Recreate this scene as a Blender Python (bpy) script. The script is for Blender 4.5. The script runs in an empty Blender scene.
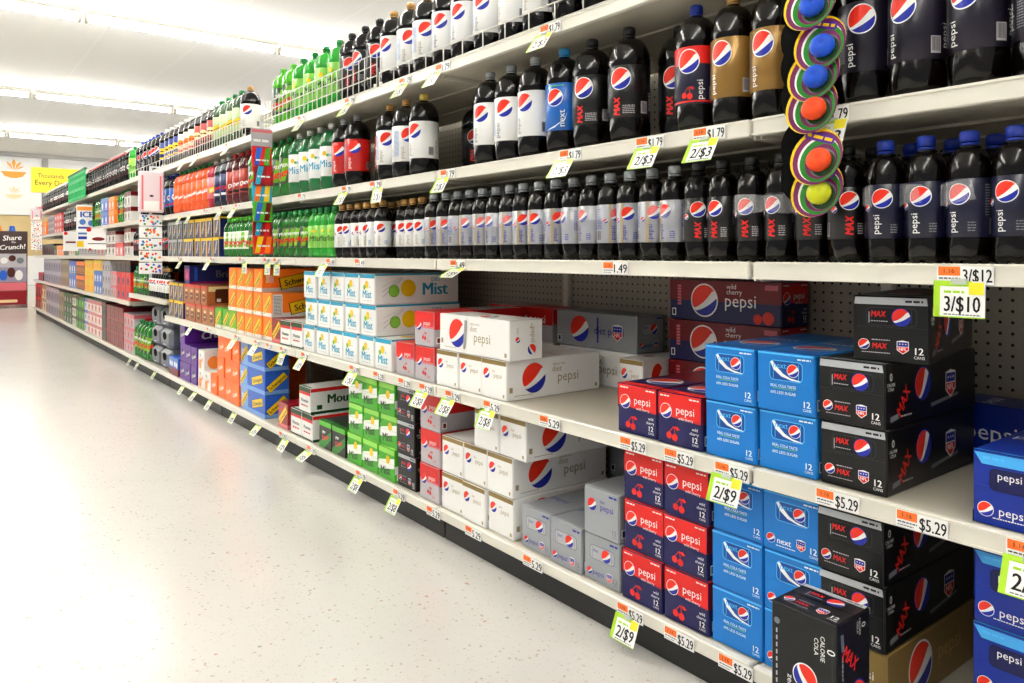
import bpy, math, random
from math import sin, cos, pi, radians
random.seed(7)
D = bpy.data
COL = bpy.context.scene.collection

# ------------------------------------------------------------------ materials
def lin(c):
    c /= 255.0
    return c / 12.92 if c <= 0.04045 else ((c + 0.055) / 1.055) ** 2.4
def rgb(h):
    h = h.lstrip('#')
    return tuple(lin(int(h[i:i + 2], 16)) for i in (0, 2, 4)) + (1.0,)
MATS = {}
def mat(name, hexc, rough=0.45, metal=0.0, coat=0.0, trans=0.0, emit=None, spec=0.5, alpha=1.0):
    if name in MATS: return MATS[name]
    m = D.materials.new(name); m.use_nodes = True
    b = m.node_tree.nodes['Principled BSDF']
    b.inputs['Base Color'].default_value = rgb(hexc)
    b.inputs['Roughness'].default_value = rough
    b.inputs['Metallic'].default_value = metal
    b.inputs['Coat Weight'].default_value = coat
    b.inputs['Coat Roughness'].default_value = 0.08
    b.inputs['Transmission Weight'].default_value = trans
    b.inputs['Specular IOR Level'].default_value = spec
    b.inputs['Alpha'].default_value = alpha
    if emit:
        b.inputs['Emission Color'].default_value = rgb(emit[0]); b.inputs['Emission Strength'].default_value = emit[1]
    MATS[name] = m
    return m
def noisy(name, h1, h2, scale, rough, detail=3.0, coat=0.0):
    m = mat(name, h1, rough, coat=coat); nt = m.node_tree
    tc = nt.nodes.new('ShaderNodeTexCoord'); n = nt.nodes.new('ShaderNodeTexNoise'); r = nt.nodes.new('ShaderNodeValToRGB')
    n.inputs['Scale'].default_value = scale; n.inputs['Detail'].default_value = detail
    r.color_ramp.elements[0].color = rgb(h1); r.color_ramp.elements[1].color = rgb(h2)
    r.color_ramp.elements[0].position = .35; r.color_ramp.elements[1].position = .65
    nt.links.new(tc.outputs['Object'], n.inputs['Vector']); nt.links.new(n.outputs['Fac'], r.inputs['Fac'])
    nt.links.new(r.outputs['Color'], nt.nodes['Principled BSDF'].inputs['Base Color'])
    return m

PR = 0.32   # print gloss
PAL = dict(white='f2f1ee', offwhite='e4e2dc', black='0b0b0c', char='1c1c1e', charlt='36363a', silver='a9adb2', silvlt='c9ccd0', greytxt='8f9298',
  red='c8141c', redb='e0342c', scarlet='e03a22', crimson='8e1424', maroon='a3182f', navy='24276a', navyd='0b0d26', blue='1743a4', blued='081c55',
  emred='ec4a2e', emblue='2a3fb0', next='1f8ed2', nextd='1564ac', nextl='6cc4f2', sky='5fb6ea', teal='38b4d2', gold='a58a4c', tan='bcae92', lemon='f2d22b',
  lime='8fc73a', green='2f9a32', greend='155a25', greenl='6cbf3c', mistg='5cba35', mistl='a8dc70', yellow='f4d51c', orange='ff982a', oranger='ff8a2a', orangel='ffb060',
  purple='7838a8', purpled='3c1266', brown='6b3417', brownl='b87f55', cream='ead9b0', pink='e0868e', grey='6c7076', greyd='3f4348', greyl='c6c2c6', rockn='333f88',
  limetag='a6d22e', tagw='f4f4f1', tagor='fb8e40', tagyl='f3e534', tanl='c9ad7a', schblue='3f7cd4', schbl='8fb7e6', ice='2456b8', bluel='6f9ad0', lav='a9a4b4', khaki='b09f7c', magenta='c2318f', plum='8a2a70', handle='b4b4b2')
def deep(h, g=1.38):
    # ink tone: the same hue, deeper and more saturated than the plain swatch
    c = [int(h[i:i + 2], 16) / 255.0 for i in (0, 2, 4)]
    return ''.join('%02x' % int(round(255 * x ** g)) for x in c)
def P(k):
    if k in MATS: return MATS[k]
    return mat(k, PAL[k] if k in ('white', 'offwhite', 'tagw', 'limetag', 'tagyl') else deep(PAL[k]), PR, spec=.35)
mat('silver', '9fa3a8', 0.35, metal=0.35); mat('gold', '8f7640', 0.38, metal=0.25)
mat('silvlt', 'b4b7bb', 0.35, metal=0.2)
mat('cola', '060302', 0.15, spec=0.38)
mat('cola_gold', '080402', 0.15, spec=0.38)
mat('dewjuice', '0c7a12', 0.1, coat=0.4, trans=0.25); mat('limejuice', '52c016', 0.1, coat=0.4, trans=0.25)
mat('mistpet', '12783c', 0.09, coat=0.4, trans=0.3); mat('palepet', '4d6b4c', 0.1, coat=0.4, trans=0.3)
mat('mistgreen', '24ad2a', 0.09, coat=0.4, trans=0.25)
mat('orangejuice', 'e2500a', 0.1, coat=0.4); mat('redjuice', '52060a', 0.1, coat=0.4); mat('bluejuice', '0a1330', 0.1, coat=0.4)
mat('pinkjuice', 'b02430', 0.1, coat=0.4); mat('rootjuice', '160703', 0.1, coat=0.4)
mat('cap_grey', '979b9f', 0.4); mat('cap_blue', '0b2c96', 0.38); mat('cap_black', '080808', 0.4); mat('cap_gold', 'b88a4a', 0.4)
mat('cap_teal', '1a86c4', 0.38); mat('cap_green', '068038', 0.4); mat('cap_lime', '58c02e', 0.4); mat('cap_white', 'ecebe6', 0.4); mat('cap_red', 'c01c20', 0.4); mat('cap_yellow', 'c8b04a', 0.4)
mat('shelf_paint', 'bfb9a9', 0.38); mat('rail_paint', 'dedacd', 0.3, coat=0.15); mat('kick_black', '0a0909', 0.5); mat('upright_paint', 'cfcabd', 0.4)
mat('wire_white', 'dcd9cf', 0.35); mat('wire_black', '17171a', 0.4); mat('crate_green', '19b060', 0.45); mat('rail_red', 'b82030', 0.4)
mat('film', 'f4f4f6', 0.12, alpha=0.22); mat('clear_film', 'f6f0f2', 0.12, alpha=0.5)
mat('tube_light', 'ffffff', 0.5, emit=('fffdf8', 84.0)); mat('tube_near', 'ffffff', 0.5, emit=('fffdf8', 58.0)); mat('tube_mid', 'ffffff', 0.5, emit=('fffdf8', 44.0)); mat('added_uplight_glow', 'ffffff', 0.5, emit=('fffdf8', 32.0)); mat('tube_far', 'ffffff', 0.5, emit=('fffdf8', 26.0)); mat('fixture_white', 'd9d6cb', 0.5)

def add_random_tint(m, amt=0.06):
    pass

# floor: pale terrazzo vinyl with coloured chips, faint 12 inch seams, polished
def floor_material():
    m = D.materials.new('terrazzo'); m.use_nodes = True; nt = m.node_tree; N = nt.nodes; L = nt.links
    b = N['Principled BSDF']; tc = N.new('ShaderNodeTexCoord')
    def vor(scale, r, seedoff):
        mp = N.new('ShaderNodeMapping'); mp.inputs['Location'].default_value = (seedoff, seedoff * .7, 0); L.new(tc.outputs['Object'], mp.inputs['Vector'])
        v = N.new('ShaderNodeTexVoronoi'); v.inputs['Scale'].default_value = scale; L.new(mp.outputs['Vector'], v.inputs['Vector'])
        n = N.new('ShaderNodeTexNoise'); n.inputs['Scale'].default_value = scale * 2.2; L.new(tc.outputs['Object'], n.inputs['Vector'])
        mm = N.new('ShaderNodeMath'); mm.operation = 'MULTIPLY_ADD'; mm.inputs[1].default_value = .22; L.new(n.outputs['Fac'], mm.inputs[0]); L.new(v.outputs['Distance'], mm.inputs[2])
        lt = N.new('ShaderNodeMath'); lt.operation = 'LESS_THAN'; lt.inputs[1].default_value = r + .11; L.new(mm.outputs[0], lt.inputs[0])
        sep = N.new('ShaderNodeSeparateColor'); L.new(v.outputs['Color'], sep.inputs['Color'])
        g = N.new('ShaderNodeMath'); g.operation = 'GREATER_THAN'; g.inputs[1].default_value = .5; L.new(sep.outputs['Red'], g.inputs[0])
        mu = N.new('ShaderNodeMath'); mu.operation = 'MULTIPLY'; L.new(lt.outputs[0], mu.inputs[0]); L.new(g.outputs[0], mu.inputs[1])
        return mu.outputs[0], sep.outputs['Green']
    big = N.new('ShaderNodeTexNoise'); big.inputs['Scale'].default_value = 1.3; L.new(tc.outputs['Object'], big.inputs['Vector'])
    base = N.new('ShaderNodeValToRGB'); base.color_ramp.elements[0].color = rgb('c6c4bf'); base.color_ramp.elements[1].color = rgb('d0cec9'); L.new(big.outputs['Fac'], base.inputs['Fac'])
    cur = base.outputs['Color']
    for sc, r, so, cols, f in ((52, .20, 3.1, ('ac9882', 'beb3a4', 'a09b92'), .7), (23, .112, 9.7, ('b4835f', '8f9489', 'bc9878'), .7), (105, .24, 1.3, ('bdb5a8', 'b0aaa0', 'c6b29c'), .7)):
        fac, gr = vor(sc, r, so)
        cr = N.new('ShaderNodeValToRGB'); cr.color_ramp.interpolation = 'CONSTANT'
        cr.color_ramp.elements[0].color = rgb(cols[0]); cr.color_ramp.elements[1].color = rgb(cols[1]); cr.color_ramp.elements[1].position = .4
        e = cr.color_ramp.elements.new(.75); e.color = rgb(cols[2]); L.new(gr, cr.inputs['Fac'])
        fm = N.new('ShaderNodeMath'); fm.operation = 'MULTIPLY'; fm.inputs[1].default_value = f; L.new(fac, fm.inputs[0])
        mx = N.new('ShaderNodeMix'); mx.data_type = 'RGBA'; L.new(fm.outputs[0], mx.inputs[0]); L.new(cur, mx.inputs[6]); L.new(cr.outputs['Color'], mx.inputs[7]); cur = mx.outputs[2]
    L.new(cur, b.inputs['Base Color'])
    b.inputs['Roughness'].default_value = 0.2; b.inputs['Specular IOR Level'].default_value = 0.45
    bn = N.new('ShaderNodeTexNoise'); bn.inputs['Scale'].default_value = 6; L.new(tc.outputs['Object'], bn.inputs['Vector'])
    bp = N.new('ShaderNodeBump'); bp.inputs['Strength'].default_value = .04; bp.inputs['Distance'].default_value = .02; L.new(bn.outputs['Fac'], bp.inputs['Height']); L.new(bp.outputs['Normal'], b.inputs['Normal'])
    return m
def grid_material(name, base, line, px, py, w, axes, rough=.6, dots=False):
    m = D.materials.new(name); m.use_nodes = True; nt = m.node_tree; N = nt.nodes; L = nt.links
    b = N['Principled BSDF']; b.inputs['Roughness'].default_value = rough
    tc = N.new('ShaderNodeTexCoord'); sp = N.new('ShaderNodeSeparateXYZ'); L.new(tc.outputs['Object'], sp.inputs[0])
    def mth(op, a, bb=None):
        n = N.new('ShaderNodeMath'); n.operation = op
        for i, v in enumerate((a, bb)):
            if v is None: continue
            if isinstance(v, (int, float)): n.inputs[i].default_value = v
            else: L.new(v, n.inputs[i])
        return n.outputs[0]
    d = []
    for ax, p in zip(axes, (px, py)):
        f = mth('FRACT', mth('DIVIDE', sp.outputs[ax], p))
        d.append(mth('MULTIPLY', mth('ABSOLUTE', mth('SUBTRACT', f, .5)), p))
    if dots:
        r = mth('SQRT', mth('ADD', mth('MULTIPLY', d[0], d[0]), mth('MULTIPLY', d[1], d[1])))
        fac = mth('LESS_THAN', r, w)
    else:
        fac = mth('MAXIMUM', mth('LESS_THAN', d[0], w), mth('LESS_THAN', d[1], w))
    mx = N.new('ShaderNodeMix'); mx.data_type = 'RGBA'; L.new(fac, mx.inputs[0]); mx.inputs[6].default_value = rgb(base); mx.inputs[7].default_value = rgb(line)
    L.new(mx.outputs[2], b.inputs['Base Color'])
    return m
M_FLOOR = floor_material()
M_PEG = grid_material('pegboard', 'a39c8c', '0c0b0a', .0254, .0254, .0036, (1, 2), .55, dots=True)
M_CEIL = grid_material('ceiling_tile', 'f7f6f3', 'fdfdfb', 1.22, 40.0, .012, (0, 1), .8)
M_WALL = noisy('painted_wall', 'f4f3f0', 'f8f7f4', 2.0, .7)
M_BEIGE = noisy('beige_wall', 'd8bd86', 'dcc28e', 2.0, .7)

# ------------------------------------------------------------------ mesh builder
class MB:
    def __init__(s): s.v = []; s.f = []; s.m = []; s.mats = []; s.sm = []
    def mi(s, m):
        if isinstance(m, str): m = P(m)
        if m not in s.mats: s.mats.append(m)
        return s.mats.index(m)
    def add(s, verts, faces, m, smooth=False):
        o = len(s.v); s.v += [tuple(p) for p in verts]; i = s.mi(m)
        for f in faces: s.f.append([o + k for k in f]); s.m.append(i); s.sm.append(smooth)
    def box(s, x0, y0, z0, x1, y1, z1, m, bev=0.0):
        if bev <= 0:
            V = [(x, y, z) for x in (x0, x1) for y in (y0, y1) for z in (z0, z1)]
            s.add(V, [(0, 1, 3, 2), (4, 6, 7, 5), (0, 4, 5, 1), (2, 3, 7, 6), (0, 2, 6, 4), (1, 5, 7, 3)], m); return
        # rounded box: chamfered on every edge
        V = []; idx = {}
        c = [(x0, x1), (y0, y1), (z0, z1)]
        for ax in range(3):
            for i in (0, 1):
                for j in (0, 1):
                    for k in (0, 1):
                        p = [c[0][i], c[1][j], c[2][k]]
                        for a2, t in ((0, i), (1, j), (2, k)):
                            if a2 != ax: p[a2] += bev if t == 0 else -bev
                        idx[(ax, i, j, k)] = len(V); V.append(tuple(p))
        F = []
        for i in (0, 1): F.append([idx[(0, i, j, k)] for j, k in ((0, 0), (0, 1), (1, 1), (1, 0))][::1 if i == 0 else -1])
        for j in (0, 1): F.append([idx[(1, i, j, k)] for i, k in ((0, 0), (1, 0), (1, 1), (0, 1))][::1 if j == 0 else -1])
        for k in (0, 1): F.append([idx[(2, i, j, k)] for i, j in ((0, 0), (0, 1), (1, 1), (1, 0))][::1 if k == 0 else -1])
        for a in (0, 1):
            for b2 in (0, 1):
                F.append([idx[(0, a, b2, 0)], idx[(0, a, b2, 1)], idx[(1, a, b2, 1)], idx[(1, a, b2, 0)]])
                F.append([idx[(1, a, 0, b2)], idx[(1, a, 1, b2)], idx[(2, a, 1, b2)], idx[(2, a, 0, b2)]][::1]) if False else None
                F.append([idx[(0, a, 0, b2)], idx[(0, a, 1, b2)], idx[(2, a, 1, b2)], idx[(2, a, 0, b2)]])
                F.append([idx[(1, 0, a, b2)], idx[(1, 1, a, b2)], idx[(2, 1, a, b2)], idx[(2, 0, a, b2)]])
        for i in (0, 1):
            for j in (0, 1):
                for k in (0, 1): F.append([idx[(0, i, j, k)], idx[(1, i, j, k)], idx[(2, i, j, k)]])
        s.add(V, [f for f in F if f], m)
    def tube(s, a, b, r, m, n=6):
        ax, ay, az = a; bx, by, bz = b
        d = (bx - ax, by - ay, bz - az); l = math.sqrt(sum(q * q for q in d)) or 1; d = tuple(q / l for q in d)
        up = (0, 0, 1) if abs(d[2]) < .9 else (1, 0, 0)
        e = (d[1] * up[2] - d[2] * up[1], d[2] * up[0] - d[0] * up[2], d[0] * up[1] - d[1] * up[0]); le = math.sqrt(sum(q * q for q in e)); e = tuple(q / le for q in e)
        g = (d[1] * e[2] - d[2] * e[1], d[2] * e[0] - d[0] * e[2], d[0] * e[1] - d[1] * e[0])
        V = []
        for p in (a, b):
            for k in range(n):
                t = 2 * pi * k / n; V.append(tuple(p[q] + r * (cos(t) * e[q] + sin(t) * g[q]) for q in range(3)))
        F = [(k, (k + 1) % n, n + (k + 1) % n, n + k) for k in range(n)] + [tuple(range(n))[::-1], tuple(range(n, 2 * n))]
        s.add(V, F, m, True)
    def lathe(s, prof, m, n=24, fn=None, smooth=True, cap0=True, cap1=True):
        V = []
        for r, z in prof:
            for k in range(n):
                t = 2 * pi * k / n; rr, zz = (r, z) if fn is None else fn(r, z, t)
                V.append((-rr * cos(t), -rr * sin(t), zz))
        F = []
        for i in range(len(prof) - 1):
            for k in range(n): F.append((i * n + k, i * n + (k + 1) % n, (i + 1) * n + (k + 1) % n, (i + 1) * n + k))
        if cap0: F.append(tuple(range(n))[::-1])
        if cap1: F.append(tuple((len(prof) - 1) * n + k for k in range(n)))
        s.add(V, F, m, smooth)
    def art(s, art, fn):
        for m, vs, fs, ly in art.items: s.add([fn(a, b, ly) for a, b in vs], fs, m)
    def wrap(s, art, fn, step):
        # print that bends: every face is first cut into upright strips
        for m, vs, fs, ly in art.items:
            V = []; F = []
            for f in fs:
                poly = [vs[k] for k in f]; lo = min(q[0] for q in poly); hi = max(q[0] for q in poly)
                for c in range(math.floor(lo / step), math.floor(hi / step) + 1):
                    pl = poly
                    for lim, sg in ((c * step, 1), ((c + 1) * step, -1)):
                        out = []
                        for q in range(len(pl)):
                            a, b = pl[q - 1], pl[q]; da, db = sg * (a[0] - lim), sg * (b[0] - lim)
                            if (da >= 0) != (db >= 0):
                                t = da / (da - db); out.append((lim, a[1] + t * (b[1] - a[1])))
                            if db >= 0: out.append(b)
                        pl = out
                        if len(pl) < 3: break
                    if len(pl) >= 3: F.append(tuple(range(len(V), len(V) + len(pl)))); V += pl
            s.add([fn(a, b, ly) for a, b in V], F, m)
    def mesh(s, name):
        me = D.meshes.new(name); me.from_pydata(s.v, [], s.f)
        for m in s.mats: me.materials.append(m)
        me.polygons.foreach_set('material_index', s.m); me.polygons.foreach_set('use_smooth', s.sm)
        me.update(); return me

# ------------------------------------------------------------------ flat artwork (printed on faces and sleeves)
_TX = {}
def text_mesh(body, bold, shear):
    key = (body, bold, shear)
    if key not in _TX:
        c = D.curves.new('lettering', 'FONT'); c.body = body; c.size = 1; c.offset = bold; c.shear = shear; c.resolution_u = 2; c.fill_mode = 'FRONT'
        o = D.objects.new('lettering', c); me = D.meshes.new_from_object(o)
        vs = [(v.co.x, v.co.y) for v in me.vertices]; fs = [tuple(p.vertices) for p in me.polygons]
        D.objects.remove(o); D.curves.remove(c); D.meshes.remove(me)
        xs = [v[0] for v in vs] or [0]
        _TX[key] = (vs, fs, min(xs), max(xs))
    return _TX[key]
class Art:
    def __init__(s): s.items = []
    def add(s, m, vs, fs, ly): s.items.append((m, vs, fs, ly)); return s
    def rect(s, m, a, b, c, d, ly=1, n=1):
        vs = []; fs = []
        for i in range(n + 1):
            x = a + (c - a) * i / n; vs += [(x, b), (x, d)]
        for i in range(n): fs.append((2 * i, 2 * i + 2, 2 * i + 3, 2 * i + 1))
        return s.add(m, vs, fs, ly)
    def poly(s, m, pts, ly=1): return s.add(m, list(pts), [tuple(range(len(pts)))], ly)
    def disc(s, m, x, y, r, ly=1, ry=None, n=18):
        ry = ry or r
        return s.poly(m, [(x + r * cos(2 * pi * k / n), y + ry * sin(2 * pi * k / n)) for k in range(n)], ly)
    def rrect(s, m, a, b, c, d, r, ly=1, sk=0.0):
        pts = []
        for cx, cy, t0 in ((c - r, d - r, 0), (a + r, d - r, 90), (a + r, b + r, 180), (c - r, b + r, 270)):
            for k in range(5):
                t = radians(t0 + 22.5 * k); pts.append((cx + r * cos(t), cy + r * sin(t)))
        my = (b + d) / 2
        return s.poly(m, [(p[0] + sk * (p[1] - my), p[1]) for p in pts], ly)
    def text(s, m, body, x, y, h, ly=2, al='c', rot=0, sx=1.0, bold=0.0, shear=0.0, maxw=None):
        vs, fs, x0, x1 = text_mesh(body, 0.0, shear)
        w = (x1 - x0) * h * sx
        if maxw and w > maxw: sx *= maxw / w; w = maxw
        off = {'c': -w / 2, 'l': 0, 'r': -w}[al]; ca, sa = cos(radians(rot)), sin(radians(rot))
        for k, d in enumerate((0.0,) if bold <= 0 else (-bold, 0.0, bold)):
            out = []
            for a, b in vs:
                a = (a - x0 + d) * h * sx + off; b = b * h
                out.append((x + a * ca - b * sa, y + a * sa + b * ca))
            s.add(m, out, fs, ly + .08 * k)
        return s
    def emblem(s, x, y, r, ly=2, ring=None, rot=0.0, n=14):
        # round emblem: red crown, white wave, blue bowl, cut into vertical strips so it can bend
        def strips(m, lo, hi, rr, l):
            vs = []; fs = []
            for i in range(n + 1):
                u = -1 + 2 * i / n; u = sin(u * pi / 2); a = math.sqrt(max(0, 1 - u * u))
                p, q = lo(u, a), hi(u, a); p = max(-a, min(a, p)); q = max(-a, min(a, q))
                for w in (min(p, q), q):
                    X, Y = u * rr, w * rr; c_, s_ = cos(rot), sin(rot)
                    vs.append((x + X * c_ - Y * s_, y + X * s_ + Y * c_))
            for i in range(n): fs.append((2 * i, 2 * i + 2, 2 * i + 3, 2 * i + 1))
            s.add(m, vs, fs, l)
        if ring: strips(ring, lambda u, a: -a, lambda u, a: a, r * 1.09, ly - .5)
        strips('white', lambda u, a: -a, lambda u, a: a, r, ly)
        top = lambda u: -.55 + .25 * (u + 1) / 2 + 1.40 * ((u + 1) / 2) ** 2     # lower limit of the red
        bot = lambda u: -.74 + .10 * (u + 1) / 2 + .82 * ((u + 1) / 2) ** 2       # upper limit of the blue
        strips('emred', lambda u, a: top(u), lambda u, a: a, r, ly + .5)
        strips('emblue', lambda u, a: -a, lambda u, a: bot(u), r, ly + .5)
        return s
    def shield(s, x, y, h, ly=2):
        w = h * .4
        pts = [(-w, .42 * h), (-.5 * w, .46 * h), (0, .5 * h), (.5 * w, .46 * h), (w, .42 * h), (w, -.2 * h), (.5 * w, -.36 * h), (0, -.5 * h), (-.5 * w, -.36 * h), (-w, -.2 * h)]
        s.poly('white', [(x + a * 1.12, y + b * 1.12) for a, b in pts], ly)
        s.rect('emblue', x - w, y + .06 * h, x + w, y + .42 * h, ly + .5)
        s.poly('redb', [(x - w, y + .02 * h), (x - w, y - .2 * h), (x - .5 * w, y - .36 * h), (x, y - .5 * h), (x + .5 * w, y - .36 * h), (x + w, y - .2 * h), (x + w, y + .02 * h)], ly + .5)
        s.text('white', 'NFL', x, y - .26 * h, .34 * h, ly + 1, maxw=1.7 * w, bold=.02)
        for k in (-1, 0, 1): s.disc('white', x + k * w * .55, y + .25 * h, h * .05, ly + 1, n=6)
        return s
    def cherries(s, x, y, k, ly=2):
        s.disc('scarlet', x - .42 * k, y - .3 * k, .34 * k, ly); s.disc('scarlet', x + .32 * k, y - .42 * k, .36 * k, ly + .3)
        s.poly('scarlet', [(x - .45 * k, y), (x - .36 * k, y), (x + .2 * k, y + .62 * k), (x + .12 * k, y + .66 * k)], ly)
        s.poly('scarlet', [(x + .3 * k, y - .1 * k), (x + .38 * k, y - .1 * k), (x + .24 * k, y + .64 * k), (x + .15 * k, y + .64 * k)], ly + .2)
        s.poly('scarlet', [(x + .2 * k, y + .6 * k), (x + .6 * k, y + .3 * k), (x + .95 * k, y + .42 * k), (x + .6 * k, y + .7 * k)], ly + .2)
        return s
    def smalltext(s, m, x0, x1, y, h, ly=2, seed=0):
        rr = random.Random(seed); x = x0
        while x < x1:
            w = h * rr.uniform(1.0, 3.2); s.rect(m, x, y, min(x + w, x1), y + h, ly); x += w + h * .6
        return s
    def lemon(s, x, y, r, ly=2, green=False):
        s.disc('lime' if green else 'lemon', x, y, r, ly); s.disc('mistl' if green else 'yellow', x, y, r * .82, ly + .3)
        for k in range(6):
            t = k * pi / 3; s.poly('lime' if green else 'lemon', [(x, y), (x + r * .75 * cos(t - .07), y + r * .75 * sin(t - .07)), (x + r * .75 * cos(t + .07), y + r * .75 * sin(t + .07))], ly + .6)
        return s
    def plate(s, x, y, w, h, txt, ly=2, rot=18, col='yellow', tcol='black'):
        ca, sa = cos(radians(rot)), sin(radians(rot))
        R = lambda a, b: (x + a * ca - b * sa, y + a * sa + b * ca)
        s.poly('black', [R(-w / 2 * 1.04, -h / 2 * 1.1), R(w / 2 * 1.04, -h / 2 * 1.1), R(w / 2 * 1.04, h / 2 * 1.1), R(-w / 2 * 1.04, h / 2 * 1.1)], ly)
        s.poly(col, [R(-w / 2, -h / 2), R(w / 2, -h / 2), R(w / 2, h / 2), R(-w / 2, h / 2)], ly + .5)
        X, Y = R(0, -h * .28); s.text(tcol, txt, X, Y, h * .78, ly + 1, rot=rot, maxw=w * .9, bold=.02)
        return s

# ------------------------------------------------------------------ scene objects
def tag(o, label, cat, group=None, kind=None):
    if label: o['label'] = fit(label)
    if cat: o['category'] = cat
    if group: o['group'] = group
    if kind: o['kind'] = kind
    return o
def obj(name, me, parent=None, loc=(0, 0, 0), rot=(0, 0, 0)):
    o = D.objects.new(name, me); COL.objects.link(o); o.location = loc; o.rotation_euler = rot
    if parent is not None: o.parent = parent
    return o
def put(proto, name, loc, rz, label, cat, group, tilt=(0, 0)):
    """one more individual of a kind: an Empty with a copy of each part (parts share their mesh data)"""
    r = D.objects.new(name, None); COL.objects.link(r); r.location = loc; r.rotation_euler = (tilt[0], tilt[1], rz)
    r.empty_display_size = .02
    tag(r, label, cat, group)
    for pn, me in proto: obj(pn, me, r)
    return r
def fit(label):
    n = lambda t: sum(1 for q in t.split() if any(ch.isalnum() for ch in q))
    for a, b in ((' the ', ' '), ('big ', ''), (' soda', ''), (' label plate', ' plate'), (' beside ', ' by '), ('set-back ', ''), (' along its run', ' in run'), (' ones', ''), (' cola', ''), (' front row,', ''), ('front of ', ''), ('bottom row of ', ''), (' wire', '')):
        if n(label) <= 16: break
        label = label.replace(a, b)
    return ' '.join(label.split())
ORD = ['', 'first', 'second', 'third', 'fourth', 'fifth', 'sixth', 'seventh', 'eighth', 'ninth', 'tenth', 'eleventh', 'twelfth', 'thirteenth', 'fourteenth', 'fifteenth', 'sixteenth', 'seventeenth', 'eighteenth', 'nineteenth', 'twentieth', 'twenty-first', 'twenty-second', 'twenty-third', 'twenty-fourth']

# ------------------------------------------------------------------ levels of the run of shelving
ZA, ZB, ZC, ZD, ZE = 1.583, 1.232, .938, .515, .109
ZM, ZDF = .626, .553
JOINT = [-.285 + 1.22 * k for k in range(13)]
BACK = .60

def wall_and_room():
    def slab(name, x0, y0, z0, x1, y1, z1, m):
        b = MB(); b.box(x0, y0, z0, x1, y1, z1, m); o = obj(name, b.mesh(name)); o['kind'] = 'structure'; return o
    slab('floor', -9, -6, -.05, 8, 30, 0, M_FLOOR)
    slab('ceiling', -9, -6, 4.08, 8, 30, 4.14, M_CEIL)
    slab('wall_north', -9, 27.9, 0, 8, 28.0, 4.08, M_WALL)
    slab('trim_1', -9, 27.84, .9, 8, 27.898, 2.15, M_BEIGE)
    slab('trim_2', -9, 27.8, 3.96, 8, 27.898, 4.075, mat('ledge_grey', 'b9b7b1', .6))
    slab('trim_3', 1.50, 27.78, 2.16, 1.64, 27.838, 3.95, mat('post_grey', 'a9a8a2', .6))
wall_and_room()

def bay(k):
    y0, y1 = JOINT[k] + .004, JOINT[k + 1] - .004
    nm = ORD[k + 1]
    r = D.objects.new('shelf_bay', None); COL.objects.link(r); r.location = (0, (y0 + y1) / 2, 0)
    hy = (y1 - y0) / 2
    what = {0: 'holding blue and black cola cartons', 1: 'with wild cherry cartons and an empty stretch', 2: 'with white cola cartons and silver-label bottles', 3: 'with teal-striped white cartons', 4: 'with orange soda cartons',
            5: 'with a raised short shelf of bottles', 6: 'with red packs and dark root beer boxes', 7: 'with a white hanging sign', 8: 'with an ice sign', 9: 'below a green crate', 10: 'with grey shrink-wrapped packs', 11: 'at the far end of the aisle'}.get(k, '')
    tag(r, f'{nm} cream steel shelf bay of the aisle run, {what}', 'shelving', 'steel shelf bays in one run')
    b = MB(); b.box(BACK, -hy, .02, BACK + .02, hy, 1.98, M_PEG)
    obj('back_panel', b.mesh('back_panel'), r)
    b = MB()
    b.box(BACK - .025, -hy - .012, .02, BACK - .001, -hy + .018, 1.98, 'upright_paint', .003)
    obj('upright', b.mesh('upright'), r)
    b = MB(); b.box(.012, -hy, ZE - .03, BACK - .03, hy, ZE - .001, 'shelf_paint', .003); 
    base = obj('base_deck', b.mesh('base_deck'), r)
    b = MB(); b.box(-.006, -hy, ZE - .030, .012, hy, ZE + .002, 'rail_paint', .003); obj('price_rail', b.mesh('price_rail'), base)
    b = MB(); b.box(.03, -hy, .0, .05, hy, ZE - .03, 'kick_black', .002); obj('kick_plate', b.mesh('kick_plate'), r)
    zs = [ZA, ZB, ZC] + ([ZM] if k == 5 else [ZDF if k > 5 else ZD])
    for z in zs:
        b = MB(); b.box(.012, -hy, z - .028, BACK - .03, hy, z - .001, 'shelf_paint', .003)
        for q in (.2, .4): b.box(q, -hy + .02, z - .034, q + .03, hy - .02, z - .028, 'shelf_paint')
        s = obj('shelf', b.mesh('shelf'), r)
        b = MB(); b.box(-.006, -hy, z - .034, .012, hy, z + .002, 'rail_paint', .004)
        b.box(-.008, -hy, z - .004, -.004, hy, z, 'rail_paint'); b.box(-.008, -hy, z - .033, -.004, hy, z - .029, 'rail_paint')
        obj('price_rail', b.mesh('price_rail'), s)
        for e in (-1, 1):
            b = MB(); b.box(.02, e * (hy - .004) - .002, z - .039, BACK - .03, e * (hy - .004) + .002, z - .028, 'upright_paint'); obj('bracket', b.mesh('bracket'), s)
    return r
for k in range(12): bay(k)

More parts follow.
